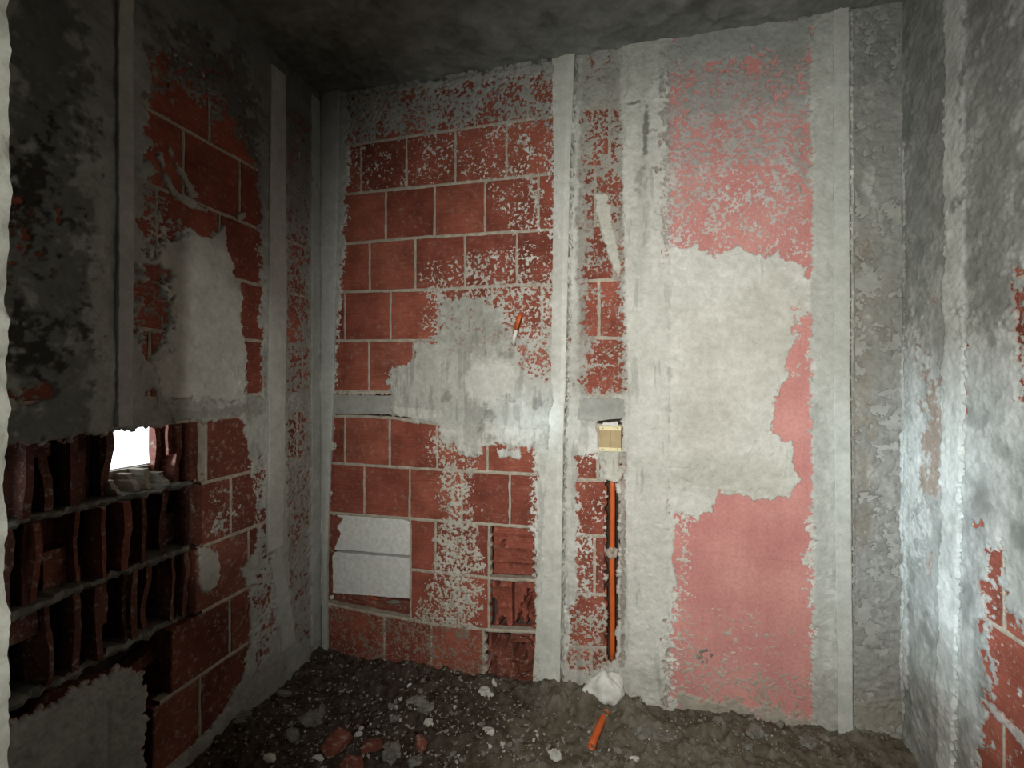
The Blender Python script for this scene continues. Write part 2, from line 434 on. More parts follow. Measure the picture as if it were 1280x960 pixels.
# narrow brick bay between the guide strip and the conduit
JD = [62, 136, 210, 283, 352, 421, 494, 531, 599, 669, 742, 808, 870]
DR = [(0, 1, [714, 784]), (1, 2, [714, 762, 784]), (2, 3, [714, 744, 784]), (3, 4, [714, 768, 784]), (4, 5, [714, 748.5, 784]), (5, 6, [714, 784]),
      (7, 8, [704, 747, 756]), (8, 9, [704, 757]), (9, 10, [702, 743, 757]), (10, 11, [700, 757]), (11, 12, [700, 739, 757])]
DS = {0: 720, 1: 717, 2: 715.5, 3: 714, 4: 712.5, 5: 711, 7: 708, 8: 706.5, 9: 705, 10: 704, 11: 702.5}   # the open joint beside the guide strip
for jt, jb, xs in DR:
    xs[0] = DS[jt]
    for a, b in zip(xs[:-1], xs[1:]):
        q = bquad(a, b, [(700, JD[jt]), (790, JD[jt]+(-3 if jt < 5 else 2))], [(700, JD[jb]), (790, JD[jb]+(-3 if jb < 5 else 2))])
        link('brick', box_piece(q, mB), M_BRICK, wb)
    for x in xs[1:-1]:
        mortar.bar(B(x, JD[jb]), B(x, JD[jt]), 0.012, mB, 0.0004, 0.03)
for k, y in enumerate(JD[1:-1]):
    mortar.bar(B(DS.get(k+1, 711), y), B(784 if k < 7 else 758, y+(-3 if k < 4 else 2)), 0.013, mB, 0.0004, 0.03)
mortar.build('mortar', M_MORTAR, wb)
# concrete band
slab('concrete_band', [B(400, 493), B(700, 498), B(700, 528), B(546, 526), B(486, 518), B(400, 517)], mB, -0.09, 0.0012, M_CONC, wb, 0.0012)
slab('concrete_band', [B(709.5, 498), B(790, 498), B(790, 522), B(745, 526), B(709, 527)], mB, -0.09, 0.0012, M_CONC, wb, 0.0012)
# concrete pier behind the smooth strip, right of the conduit
slab('concrete_pier', [B(774, 905), B(838, 905), B(838, 40), B(786, 40), B(784, 530), B(779, 530), B(779, 600), B(773, 602)], mB, -0.12, -0.001, M_CONC, wb)
slab('concrete_pier', [B(1012, 950), B(1064, 950), B(1061, 475), B(1060, -30), B(1012, -30)], mB, -0.12, -0.001, M_CONC, wb)
slab('concrete_pier', [B(1068, 950), B(1132, 950), B(1132, -30), B(1063.5, -30), B(1064.5, 475)], mB, -0.12, -0.001, M_CONC, wb)
# pink insulation boards
for (y0, y1) in ((20, 352), (352.1, 696), (696.15, 930)):
    a = B(838, 475)[0]; b = B(1017, 475)[0]
    z1 = B(925, y0)[1]; z0 = B(925, y1)[1]
    q = [(a, z0), (b, z0), (b, z1), (a, z1)]
    link('insulation_board', box_piece(q, mB, 0, 0.05, 0.0003, 0.0001, 0.0004), M_PINK, wb)
# core behind the bricks
slab('masonry_core', [(XL-0.2, -0.05), (XR+0.1, -0.05), (XR+0.1, ZC+0.05), (XL-0.2, ZC+0.05)], mB, -0.22, -0.125, M_CORE, wb)

# --- broken hollow bricks at the foot of the wall (ribbed inner walls showing)
def ribbed(quad, mapf, deep, ribs, mat, parent, horiz=True, rib_h=0.006, seed=1, holes=(), nu=22, nv=26, bowl=0.004):
    """the inside of a hollow brick whose face has been knocked off: a grid with ribs, raised ragged rim"""
    a, b, c, d = [np.array(q) for q in quad]; vs = []; fs = []
    U, V = np.meshgrid(np.linspace(0, 1, nu), np.linspace(0, 1, nv), indexing='ij')
    nz = fbm(U*0.2, V*0.2, 0.04, seed, 4)
    for i in range(nu):
        for j in range(nv):
            u = U[i, j]; v = V[i, j]; p = a*(1-u)*(1-v)+b*u*(1-v)+c*u*v+d*(1-u)*v
            t = v if horiz else u; ph = (t*ribs) % 1.0
            h = -deep-bowl*0.4*nz[i, j]+(rib_h*(1-min(ph, 1-ph)*5) if min(ph, 1-ph) < 0.2 else 0)
            e = min(u, v, 1-u, 1-v)
            if e < 0.02: h = -0.07
            for (hx, hy, hr, hd) in holes:
                r = math.hypot((u-hx), (v-hy)*0.9)/hr+0.25*nz[i, j]
                if r < 1: h -= hd*min(1, (1-r)*4)
            vs.append(mapf(p[0], p[1], h))
    for i in range(nu-1):
        for j in range(nv-1): k = i*nv+j; fs.append((k, k+nv, k+nv+1, k+1))
    return link('brick', mesh('brick', vs, fs), mat, parent)
def teeth(side, quad_x, z0, z1, n, mapf, size, mat, parent, depth=0.03):
    """row of broken cell walls standing like teeth along a vertical break"""
    vs = []; fs = []
    for k in range(n):
        z = z0+(z1-z0)*(k+0.5)/n; s_ = size*random.uniform(0.7, 1.2); hw = (z1-z0)/n*0.36
        o = len(vs); x0 = quad_x-side*0.003
        for (xx, zz) in ((x0, z-hw), (x0+side*s_, z-hw*0.25), (x0+side*s_*0.9, z+hw*0.3), (x0, z+hw)):
            vs.append(mapf(xx, zz, -0.001)); vs.append(mapf(xx, zz, -depth))
        fs += [(o, o+2, o+4, o+6), (o+1, o+7, o+5, o+3), (o, o+1, o+3, o+2), (o+2, o+3, o+5, o+4), (o+4, o+5, o+7, o+6), (o+6, o+7, o+1, o)]
    return link('broken_edge', fix_normals(mesh('broken_edge', vs, fs)), mat, parent)
ribbed(bquad(612, 668, J[9], J[10], 0.001), mB, 0.026, 3.6, M_BRICK, wb, True, 0.010, 3, [(0.28, 0.62, 0.05, 0.03)])
ribbed(bquad(612, 640, J[10], J[11], 0.001), mB, 0.024, 2.4, M_BRICK, wb, True, 0.008, 4, [(0.05, 0.3, 0.22, 0.08), (0.55, 0.06, 0.16, 0.08), (0.3, 0.95, 0.10, 0.06)])
ribbed(bquad(641, 668, J[10], J[11], 0.001), mB, 0.014, 2.0, M_BRICK, wb, True, 0.003, 5, [(0.8, 0.55, 0.24, 0.08), (0.35, 0.08, 0.30, 0.08), (0.7, 0.14, 0.2, 0.08)])
ribbed(bquad(606, 668, J[11], J[12], 0.001), mB, 0.018, 1.6, M_BRICK_OLD, wb, True, 0.008, 6, [(0.22, 0.80, 0.20, 0.09), (0.45, 0.74, 0.17, 0.09), (0.68, 0.68, 0.14, 0.09), (0.05, 0.45, 0.12, 0.06)], bowl=0.012)
for (x, y0, y1, n, sd_) in ((611, 664, 721, 5, 1), (669, 664, 724, 6, -1), (611, 727, 786, 5, 1), (669, 728, 788, 6, -1), (606, 792, 856, 5, 1), (668, 794, 860, 6, -1)):
    teeth(sd_, B(x, 700)[0], B(x, y1)[1], B(x, y0)[1], n, mB, 0.014, M_MORTAR if x == 606 or y0 == 664 else M_BRICK_IN, wb, 0.02)

# --- niche closed with two white foam blocks
slab('block', [B(414, 687), B(513, 695), B(514, 653), B(497, 649), B(420, 643), B(421, 668)], mB, -0.075, -0.006, M_WHITE, wb, 0.0016, 0.015)
slab('block', [B(412, 742), B(470, 747), B(514, 750), B(513, 699.5), B(480, 696), B(414, 691)], mB, -0.07, -0.012, M_WHITE, wb, 0.002, 0.015)
slab('brick', [B(411, 694), B(415, 694), B(421, 676), B(425, 668), B(420, 660), B(428, 648), B(411, 643)], mB, -0.07, -0.002, M_BRICK_OLD, wb, 0.002, 0.012)
slab('brick', [B(409, 752), B(414, 750), B(414, 720), B(412, 696), B(409, 696)], mB, -0.07, -0.004, M_BRICK_OLD, wb, 0.002, 0.012)
slab('mortar_ledge', [B(400, 762), B(514, 776), B(514, 757), B(470, 752), B(404, 744)], mB, -0.08, -0.034, M_BRICK_OLD, wb, 0.002)

# --- plaster coat of the back wall
sk = Skin(XL, XR, -0.02, ZC, 0.0034, B, 3, LIGHTP, 0.006, 0.0088)
pz = sstep((sk.U-B(836, 475)[0])/0.01); sk.under = sk.under*(1-pz[..., None])+np.array((0.50, 0.24, 0.22))*pz[..., None]
sk.col += (sk.mid*0.022+sk.big*0.02)[..., None]
sk.col += (sk.streak*0.012)[..., None]
P = sk.paint
# bay of bricks: exposed, then the coat crowds in from its edges
P([(432, 90), (692, 60), (688, 200), (684, 360), (679, 430), (672, 500), (668, 560), (667, 660), (668, 730), (664, 880), (400, 880), (404, 760), (412, 640), (416, 520), (421, 430), (432, 300), (438, 180)], cov=0.06, soft=0.030, warp=0.012)
P([(438, 130), (690, 90), (690, 160), (640, 155), (560, 165), (440, 185)], cov=0.80, soft=0.03, warp=0.02, col=GREYP)
P([(436, 100), (520, 90), (500, 165), (436, 180)], cov=0.88, soft=0.06, warp=0.03, col=GREYP)
P([(500, 80), (692, 60), (690, 100), (500, 118)], cov=0.93, soft=0.04, warp=0.02, col=(0.36, 0.35, 0.32))
P([(440, 178), (690, 145), (690, 215), (440, 240)], cov=0.26, soft=0.05)
P([(605, 160), (690, 148), (690, 300), (640, 290), (600, 220)], cov=0.30, soft=0.05)
P([(520, 330), (690, 300), (690, 365), (520, 365)], cov=0.26, soft=0.05)
P([(530, 352), (560, 345), (690, 352), (690, 440), (530, 430)], cov=0.55, soft=0.04, warp=0.02, col=(0.44, 0.42, 0.38))
P([(625, 395), (690, 400), (690, 500), (600, 500), (590, 440)], cov=0.80, soft=0.03, warp=0.02, col=(0.42, 0.41, 0.375))
P([(540, 540), (600, 540), (588, 600), (592, 650), (605, 700), (598, 788), (515, 785), (540, 720), (548, 650), (545, 600)], cov=0.66, soft=0.035, warp=0.02, col=(0.44, 0.41, 0.35))
P([(556, 585), (583, 585), (580, 660), (585, 760), (556, 765), (560, 660)], cov=0.86, soft=0.03, warp=0.02, col=(0.46, 0.44, 0.385))
P([(610, 660), (669, 664), (669, 792), (608, 786)], cov=0.0, soft=0.006, warp=0.004)
P([(400, 755), (608, 790), (606, 880), (400, 860)], cov=0.42, soft=0.02, warp=0.006, col=(0.22, 0.17, 0.135))
P([(608, 790), (669, 795), (666, 880), (604, 870)], cov=0.0, soft=0.006, warp=0.004)
# the smooth patch trowelled across the middle
P([(519, 430), (548, 425), (550, 385), (570, 372), (600, 371), (622, 385), (630, 410), (640, 440), (662, 470), (694, 478), (694, 556), (668, 561), (655, 557), (640, 563), (625, 557), (607, 558), (596, 568), (584, 568), (574, 562), (558, 553), (550, 545), (546, 530), (520, 526), (490, 521), (486, 480), (485, 470), (492, 458), (512, 452)],
  cov=1.0, th=0.006, soft=0.012, warp=0.012, col=(0.42, 0.41, 0.37))
P([(545, 430), (560, 380), (600, 372), (640, 420), (600, 450)], col=(0.35, 0.345, 0.31), soft=0.04, warp=0.02, cov=0.93)
P([(600, 455), (632, 448), (650, 470), (650, 505), (590, 505), (575, 490)], col=(0.53, 0.52, 0.48), soft=0.05, warp=0.02)
P([(545, 535), (600, 530), (680, 535), (676, 552), (600, 560), (570, 560)], col=(0.52, 0.505, 0.46), soft=0.02, warp=0.015, th=0.008)
P([(500, 505), (600, 512), (672, 512), (668, 528), (540, 526), (490, 518)], col=(0.40, 0.395, 0.36), soft=0.015, warp=0.02, fac=0.7)
for (x, y, r) in ((605, 519, 7), (635, 497, 5), (614, 520, 6), (604, 537, 6), (612, 548, 6), (560, 500, 5), (633, 445, 6), (668, 505, 7)):
    P([(x-r, y-r*0.5), (x, y-r), (x+r, y), (x, y+r*0.7)], col=(0.22, 0.215, 0.20), soft=0.02, warp=0.012, fac=0.7)
P([(488, 508), (545, 512), (546, 524), (490, 520)], col=(0.52, 0.50, 0.46), soft=0.006, warp=0.004, th=0.009)
sk.crack([(493, 508.5), (548, 509)], 0.003, 0.004)
sk.crack([(552, 450), (551, 505)], 0.004, 0.003)
P([(620, 560), (650, 565), (650, 574), (624, 572)], cov=0.95, soft=0.006, warp=0.004, col=LIGHTP)
P([(416, 494), (486, 496), (488, 517), (416, 515)], cov=0.0, soft=0.005, warp=0.004)
P([(418, 488), (486, 490), (486, 494), (418, 492)], cov=0.9, soft=0.004, warp=0.004, col=(0.46, 0.42, 0.35))
# scraped brick edges beside the left strip
P([(404, 100), (436, 96), (436, 200), (430, 330), (420, 430), (413, 560), (409, 700), (407, 840), (404, 840)], col=(0.40, 0.40, 0.37), soft=0.01, warp=0.004, th=0.007)
# niche and conduit chase
P([(412, 643), (513, 650), (514, 768), (409, 754), (409, 700)], cov=0.0, soft=0.003, warp=0.003)
# bay beside the guide strip
P([(728, 60), (775, 55), (776, 150), (781, 240), (781, 495), (722, 495), (722, 215)], cov=0.93, soft=0.016, warp=0.006, col=(0.34, 0.325, 0.29))
P([(733, 130), (772, 130), (776, 250), (776, 300), (738, 300)], cov=0.82, soft=0.03, warp=0.02, col=(0.36, 0.34, 0.30))
P([(740, 215), (778, 225), (779, 352), (735, 352), (738, 280)], cov=0.62, soft=0.03, warp=0.02)
P([(738, 345), (777, 345), (779, 425), (735, 425)], cov=0.20, soft=0.025, warp=0.02)
P([(735, 425), (778, 425), (779, 492), (730, 492)], cov=0.36, soft=0.02, warp=0.02)
P([(724, 498), (782, 498), (780, 524), (722, 526)], cov=0.0, soft=0.008, warp=0.006)
P([(744, 243), (758, 239), (763, 262), (769, 300), (777, 335), (772, 346), (762, 325), (752, 290), (745, 268)], cov=1, th=0.008, soft=0.005, warp=0.004, col=(0.54, 0.52, 0.46))
P([(722, 535), (752, 536), (750, 566), (740, 580), (720, 585)], cov=0.95, th=0.008, soft=0.008, warp=0.006, col=WHITEP)
P([(720, 572), (747, 570), (748, 600), (722, 600)], cov=0.30, soft=0.012, warp=0.006)
P([(722, 601), (760, 601), (757, 669), (757, 745), (757, 770), (722, 765)], cov=0.22, soft=0.014, warp=0.008)
P([(722, 668), (740, 668), (740, 745), (720, 745)], cov=0.55, soft=0.014, warp=0.008)
P([(712, 760), (760, 760), (762, 835), (712, 835)], cov=0.68, soft=0.02, warp=0.01, col=(0.40, 0.38, 0.33))
P([(751, 563), (779, 563), (781, 601), (756, 602)], cov=1.0, th=0.016, soft=0.006, warp=0.006, col=(0.50, 0.48, 0.425))
P([(775, 565), (783, 565), (781, 835), (774, 835), (776, 700)], cov=0.85, th=0.006, soft=0.006, warp=0.006, col=(0.36, 0.34, 0.30))
P([(748, 520), (772, 521), (778, 531), (777, 563), (750, 563), (745, 530)], cov=0.0, soft=0.003, warp=0.002)
P([(759, 603), (772, 604), (773, 640), (774, 690), (772, 740), (773, 790), (769, 826), (763, 830), (757, 808), (758, 770), (751, 745), (758, 720), (757, 690), (753, 676), (757, 664)], cov=0.0, soft=0.004, warp=0.005)
# smooth strip and large trowelled patch
P([(786, 40), (836, 30), (838, 320), (836, 900), (786, 890), (783, 600), (788, 540), (784, 400), (778, 240)], cov=1, th=0.009, col=(0.56, 0.548, 0.503), soft=0.008, warp=0.006)
P([(800, 40), (812, 40), (812, 300), (800, 400), (795, 300)], col=(0.44, 0.43, 0.39), soft=0.02, warp=0.012, fac=0.6)
P([(806, 130), (810, 132), (809, 195), (804, 195)], col=(0.20, 0.20, 0.185), soft=0.006, add=-0.003, warp=0.003)
P([(783, 131), (800, 126), (800, 129), (785, 134)], col=(0.20, 0.20, 0.185), soft=0.005, add=-0.003, warp=0.002)
P([(795, 215), (805, 210), (802, 240), (790, 245)], col=(0.34, 0.33, 0.30), soft=0.02, warp=0.01)
PINKZ = [(838, 20), (1017, 0), (1017, 950), (846, 930), (850, 860), (849, 740), (839, 700), (836, 640), (838, 300), (834, 200)]
P(PINKZ, cov=0.07, soft=0.010, warp=0.006)
P([(834, 20), (1017, -5), (1017, 95), (950, 75), (900, 85), (834, 110)], cov=1.0, col=(0.33, 0.335, 0.31), soft=0.06, warp=0.03, th=0.003)
P([(834, 90), (1017, 70), (1017, 150), (920, 170), (834, 170)], cov=0.90, col=(0.34, 0.325, 0.305), soft=0.06, warp=0.03)
P([(834, 150), (1017, 130), (1012, 215), (920, 225), (834, 240)], cov=0.74, col=(0.42, 0.385, 0.365), soft=0.06, warp=0.03)
P([(834, 215), (1017, 200), (1017, 265), (834, 275)], cov=0.58, col=(0.50, 0.455, 0.43), soft=0.04, warp=0.03)
P([(834, 265), (1017, 250), (1017, 335), (834, 320)], cov=0.33, col=(0.54, 0.49, 0.46), soft=0.04, warp=0.02)
P([(834, 90), (850, 90), (848, 310), (834, 310)], cov=0.72, soft=0.02, warp=0.015)
P([(994, 100), (1017, 100), (1017, 250), (1000, 230)], cov=0.80, soft=0.03, warp=0.02, col=(0.36, 0.355, 0.33))
P([(836, 312), (868, 309), (893, 319), (905, 314), (920, 307), (938, 316), (962, 321), (972, 315), (982, 326), (1003, 330), (1010, 348), (1016, 345), (1016, 372), (1011, 400), (1001, 420), (988, 436), (980, 452), (984, 470), (972, 490), (966, 505), (963, 538), (978, 549), (997, 556), (990, 578), (999, 598), (990, 618), (962, 628), (940, 622), (912, 620), (898, 612), (890, 640), (868, 650), (846, 655), (841, 700), (849, 738), (852, 800), (848, 905), (835, 905)],
  cov=1, th=0.007, soft=0.004, warp=0.007, col=WHITEP)
P([(858, 400), (980, 340), (1008, 400), (975, 470), (955, 560), (850, 600), (845, 560)], col=(0.56, 0.54, 0.49), soft=0.08, warp=0.03)
P([(838, 600), (960, 628), (985, 618), (985, 580), (900, 570), (840, 570)], col=(0.54, 0.525, 0.47), soft=0.04, warp=0.02)
P([(833, 404), (862, 402), (855, 430), (848, 600), (833, 600)], add=0.003, soft=0.008, warp=0.006)
P([(835, 568), (875, 569), (889, 577), (885, 596), (845, 592), (835, 588)], add=0.003, soft=0.004, warp=0.005)
sk.crack([(858, 398), (863, 405), (860, 418), (857, 430)], 0.003, 0.004)
sk.crack([(820, 402), (845, 401), (860, 404)], 0.003, 0.003)
sk.crack([(852, 470), (845, 565)], 0.004, 0.002)
sk.crack([(832, 566), (872, 567), (886, 576), (889, 590)], 0.003, 0.004)
sk.crack([(838, 592), (866, 605), (920, 616), (945, 622)], 0.004, 0.004)
sk.crack([(947, 300), (951, 340), (949, 358)], 0.004, -0.003)
sk.crack([(965, 552), (963, 585)], 0.003, -0.002); sk.crack([(981, 556), (979, 600), (975, 628)], 0.003, -0.002)
P([(1000, 395), (1016, 392), (1017, 470), (1000, 470)], cov=0.40, soft=0.012, warp=0.02)
P([(846, 640), (862, 650), (862, 905), (846, 905)], cov=0.34, soft=0.02, warp=0.01, col=(0.55, 0.50, 0.45))
P([(846, 760), (1017, 760), (1017, 940), (846, 920)], cov=0.18, col=(0.44, 0.38, 0.33), soft=0.06, warp=0.03)
P([(846, 822), (1017, 845), (1017, 940), (846, 920)], cov=0.44, col=(0.40, 0.35, 0.29), soft=0.05, warp=0.02)
P([(846, 866), (940, 880), (1017, 892), (1017, 950), (846, 920)], cov=0.93, col=(0.40, 0.37, 0.31), soft=0.02, warp=0.01)
for r_, c_ in ((11, 0.85), (5, 0.0)):
    P([(882+r_*math.cos(a*0.7), 819+r_*math.sin(a*0.7)) for a in range(9)], cov=c_, col=(0.20, 0.18, 0.15), soft=0.008, warp=0.006)
P([(1013, 40), (1042, 30), (1044, 940), (1014, 935), (1012, 800), (1015, 600)], cov=1, th=0.008, col=(0.47, 0.47, 0.435), soft=0.008, warp=0.009)
P([(1016, 500), (1030, 500), (1034, 950), (1016, 940)], col=(0.40, 0.40, 0.37), soft=0.02, warp=0.008, fac=0.6)
sk.crack([(1018, 726), (1040, 716)], 0.003, -0.002); sk.crack([(1022, 780), (1040, 770)], 0.003, 0.002)
P([(1008, 640), (1016, 640), (1017, 780), (1011, 800)], cov=0.8, th=0.008, soft=0.008, warp=0.010, col=WHITEP)
# strip between the screed and the right corner: rough float coat
P([(1066, -30), (1132, -40), (1132, 960), (1066, 955)], cov=1, th=0.001, col=(0.265, 0.26, 0.24), soft=0.004, warp=0.002)
P([(1066, -30), (1132, -40), (1132, 110), (1066, 100)], col=(0.22, 0.23, 0.21), soft=0.1, warp=0.02)
P([(1068, 300), (1090, 300), (1088, 540), (1070, 540)], col=(0.25, 0.215, 0.175), soft=0.08, warp=0.03, fac=0.7)
P([(1072, 560), (1090, 560), (1092, 680), (1074, 680)], col=(0.25, 0.21, 0.175), soft=0.06, warp=0.02, fac=0.7)
P([(1066, 870), (1132, 870), (1132, 960), (1066, 950)], col=(0.27, 0.25, 0.21), soft=0.04, warp=0.02)
for (x, y, r) in ((1088, 220, 9), (1092, 255, 8), (1086, 410, 7), (1092, 600, 8), (1110, 300, 9), (1112, 620, 10), (1096, 760, 9), (1090, 130, 10), (1100, 690, 10)):
    P([(x-r*0.6, y-r*2.2), (x+r*0.5, y-r*1.2), (x+r*0.6, y+r*2), (x-r*0.4, y+r*1.6)], add=0.002, soft=0.012, warp=0.012, col=(0.36, 0.355, 0.325), fac=0.8)
sk.crack([(720, 66), (714.5, 215), (709.3, 475), (706, 560), (703, 780), (701.5, 850)], 0.0055, 0.05)
sk.crack([(1061.5, 6), (1062.7, 475), (1064.7, 700), (1066.5, 925)], 0.0060, 0.05)
k = sstep((sk.U-B(1066, 475)[0])/0.01)
sk.add += k*0.0008*np.clip(sk.mid+sk.fin*0.6, -1, 2.5)
sk.col *= (1-(k*0.20*np.clip(-sk.mid, 0, 1.5)))[..., None]
# scattered stains: the darker scraped marks
g = sstep((sk.streak-0.9)/0.8)*0.22*sstep((B(835, 475)[0]-sk.U)/0.05+0.5); sk.col *= (1-g)[..., None]
# soil splashed on the lowest hand's breadth, greyer tone towards the ceiling
lo = sstep((0.22-sk.V+0.05*sk.big)/0.25)[..., None]; sk.col = sk.col*(1-0.45*lo)+np.array(BROWNP)*0.45*lo
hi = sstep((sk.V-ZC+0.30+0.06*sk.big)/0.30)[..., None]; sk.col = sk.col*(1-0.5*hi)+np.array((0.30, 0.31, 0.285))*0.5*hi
# broken top edge below the slab
sk.add[:, -3:] += 0.0
sk.crack([(440, 119), (470, 113.5), (505, 106), (560, 97.5), (640, 83.5), (692, 75)], 0.009, 0.03)
sk.crack([(722, 62), (760, 62), (800, 50)], 0.005, 0.008)
hu = sstep((sk.V-B(925, 215)[1])/0.28)[..., None]; sk.under = sk.under*(1-hu)+(np.array((0.34, 0.245, 0.235))*pz[..., None]+np.array((0.25, 0.165, 0.135))*(1-pz[..., None]))*hu
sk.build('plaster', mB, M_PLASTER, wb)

screed('plaster_screed', [(695, 66), (696, 215), (692, 475), (688, 560), (676, 780), (671, 868)], [(719, 64), (713, 215), (707.5, 475), (704.5, 560), (701.5, 780), (700, 868)], mB, B, 0.013, wb, (0.54, 0.53, 0.485), crown=0.001, soft=True)
screed('plaster_screed', [(1041, 4), (1041, 475), (1043, 700), (1046, 930)], [(1060, 4), (1061, 475), (1063, 700), (1065, 935)], mB, B, 0.0125, wb, (0.48, 0.482, 0.447), crown=0.0)
screed('plaster_screed', [(404, 118), (403, 475), (404, 700), (404, 812)], [(426, 114), (419, 475), (410, 700), (411, 812)], mB, B, 0.012, wb, (0.43, 0.43, 0.40), crown=0.002)

# ================================================================== LEFT WALL
wl = tag(empty('wall_left', (0, 0, 0)), 'left wall with broken open hollow bricks under grey plaster', 'wall', kind='structure')
ZJ = [2.36, 2.15, 1.945, 1.736, 1.533, 1.330, 1.138, 1.066, 0.866, 0.668, 0.462, 0.268, 0.065, -0.04]
def lq(y0, y1, zt, zb): return [(y0+GAP, zb+GAP), (y1-GAP, zb+GAP), (y1-GAP, zt-GAP), (y0+GAP, zt-GAP)]
ml = Strips(); YE = D+0.0
def yl(px): return L(px, 475)[0]
LROWS = [(0, 1, yl(240)), (1, 2, yl(262)), (2, 3, yl(300)), (3, 4, yl(275)), (4, 5, yl(300)), (5, 6, yl(268)), (7, 8, yl(257)), (8, 9, yl(289)), (9, 10, yl(244)), (10, 11, yl(213)), (11, 12, yl(250))]
solid_from = {7: yl(258), 8: yl(252), 9: yl(243), 10: yl(212), 11: yl(190)}
cut = {7: yl(8)}
for jt, jb, anchor in LROWS:
    y = anchor-0.214*5
    while y < YE-0.01:
        y1 = min(y+0.214, YE-0.002)
        if jt >= 7:
            if y1 <= solid_from[jt]+0.03: y += 0.214; continue
            y0 = max(y, solid_from[jt])
        else: y0 = y
        if y1 < 0.70: y += 0.214; continue
        y0 = max(y0, 0.69)
        if y1-y0 > 0.03:
            link('brick', box_piece(lq(y0, y1, ZJ[jt], ZJ[jb]), mL, 0, 0.12), M_BRICK if jt < 7 else M_BRICK_OLD, wl)
            if jt < 8 or y0 > solid_from[jt]+0.01: ml.bar((y0, ZJ[jb]), (y0, ZJ[jt]), 2*GAP, mL, 0.0, 0.03)
        y += 0.214
for k in range(1, 13):
    y0 = 0.69 if k <= 7 else (yl(252) if k < 11 else yl(200))
    ml.bar((y0, ZJ[k]), (YE-0.002, ZJ[k]), 2*GAP+0.003, mL, 0.0002, 0.03)
ml.build('mortar', M_MORTAR, wl)
slab('concrete_band', [(0.69, 1.070), (YE, 1.070), (YE, 1.134), (0.69, 1.134)], mL, -0.12, 0.0012, M_CONC, wl, 0.001)

# hollow bricks with their faces knocked off: cell walls standing as fins on a back plate
HOLE = (Ld(122, 560, 0.13)[0], Ld(190, 560, 0.13)[0])      # where daylight comes straight through
def hollow_brick(y0, y1, z0, z1, seed, hole=False, depth=0.13, keep=0.0, jag0=False):
    r = random.Random(seed); vs = []; fs = []
    def bx(ya, yb, za, zb, ha, hb_fn, n=7):
        o = len(vs)
        for i in range(n+1):
            z = za+(zb-za)*i/n; hb = hb_fn(i/n); dy = r.uniform(-0.0015, 0.0015)
            for (yy, hh) in ((ya+dy, ha), (yb+dy, ha), (yb+dy, hb+r.uniform(-.003, .003)), (ya+dy, hb)): vs.append(mL(yy, z+(r.uniform(-.004, .004) if 0 < i < n else 0), hh))
        fs.append((o, o+1, o+2, o+3)); fs.append((o+n*4+3, o+n*4+2, o+n*4+1, o+n*4))
        for i in range(n):
            for k in range(4): fs.append((o+i*4+k, o+i*4+(k+1) % 4, o+(i+1)*4+(k+1) % 4, o+(i+1)*4+k))
    nf = max(2, int(round((y1-y0)/0.050)))
    for k in range(nf+1):
        yc = y0+(y1-y0)*k/nf+(r.uniform(-0.008, 0.008) if 0 < k < nf else 0)
        if 0 < k < nf and r.random() < 0.12: continue
        wd = r.uniform(0.009, 0.020)
        base = -r.choice([0.012, 0.02, 0.035, 0.05, 0.07])-keep; ph = r.uniform(0, 6); am = r.uniform(0.002, 0.012)
        top = z1
        if jag0 and k == 0: base = -0.10; am = 0.01
        if hole: top = z0+(z1-z0)*r.uniform(0.16, 0.42); base = -0.05
        bx(yc-wd/2, yc+wd/2, z0, top, -depth, lambda t: base-am*(1+math.sin(ph+t*5))-(0.02*t if hole else 0))
    if not hole: bx(y0, y1, z0, z1, -depth-0.012, lambda t: -depth)
    else: bx(y0, y1, z0, z0+(z1-z0)*0.30, -depth-0.012, lambda t: -depth, 3)
    # a shred of the middle shell left standing across some cells
    for _ in range(r.randint(1, 2) if not hole else 0):
        k = r.randint(0, nf-1); ya = y0+(y1-y0)*k/nf; yb = y0+(y1-y0)*(k+1)/nf; cut_ = r.uniform(0.25, 0.75)
        h = -r.uniform(0.05, 0.09)
        if r.random() < 0.5: bx(ya, yb, z0, z0+(z1-z0)*cut_, h-0.010, lambda t: h)
        else: bx(ya, yb, z0+(z1-z0)*cut_, z1, h-0.010, lambda t: h)
    return link('brick', fix_normals(mesh('brick', vs, fs)), M_MORTAR if hole else (M_FIN if seed % 5 else M_BRICK_OLD), wl)
sd_ = 20
for jt, jb, off in ((7, 8, 0.0), (8, 9, 0.10), (9, 10, 0.04)):
    y1 = solid_from[jt]-0.006
    first = True
    while y1 > 0.74:
        if jt == 7 and sd_ > 20 and False: pass
        wd = 0.205 if not first else 0.11+off*0.9
        y0 = max(0.70, y1-wd); first = False
        hole = False
        if jt == 7:
            if y1 > HOLE[1]+0.02: y0 = max(y0, HOLE[1]) if y0 > HOLE[1]-0.08 or y0 < HOLE[1] else y0
            elif y1 > HOLE[0]+0.02: y0 = HOLE[0]; hole = True
        if y1-y0 > 0.03: hollow_brick(y0, y1-0.006, ZJ[jb]+0.008, ZJ[jt]-0.006, sd_, hole, jag0=(jt == 7 and y0 <= HOLE[1]+0.001 and not hole))
        y1 = y0-0.004; sd_ += 1
hollow_brick(yl(282), yl(330), ZJ[10]+0.006, ZJ[9]-0.10, 60, keep=0.01)
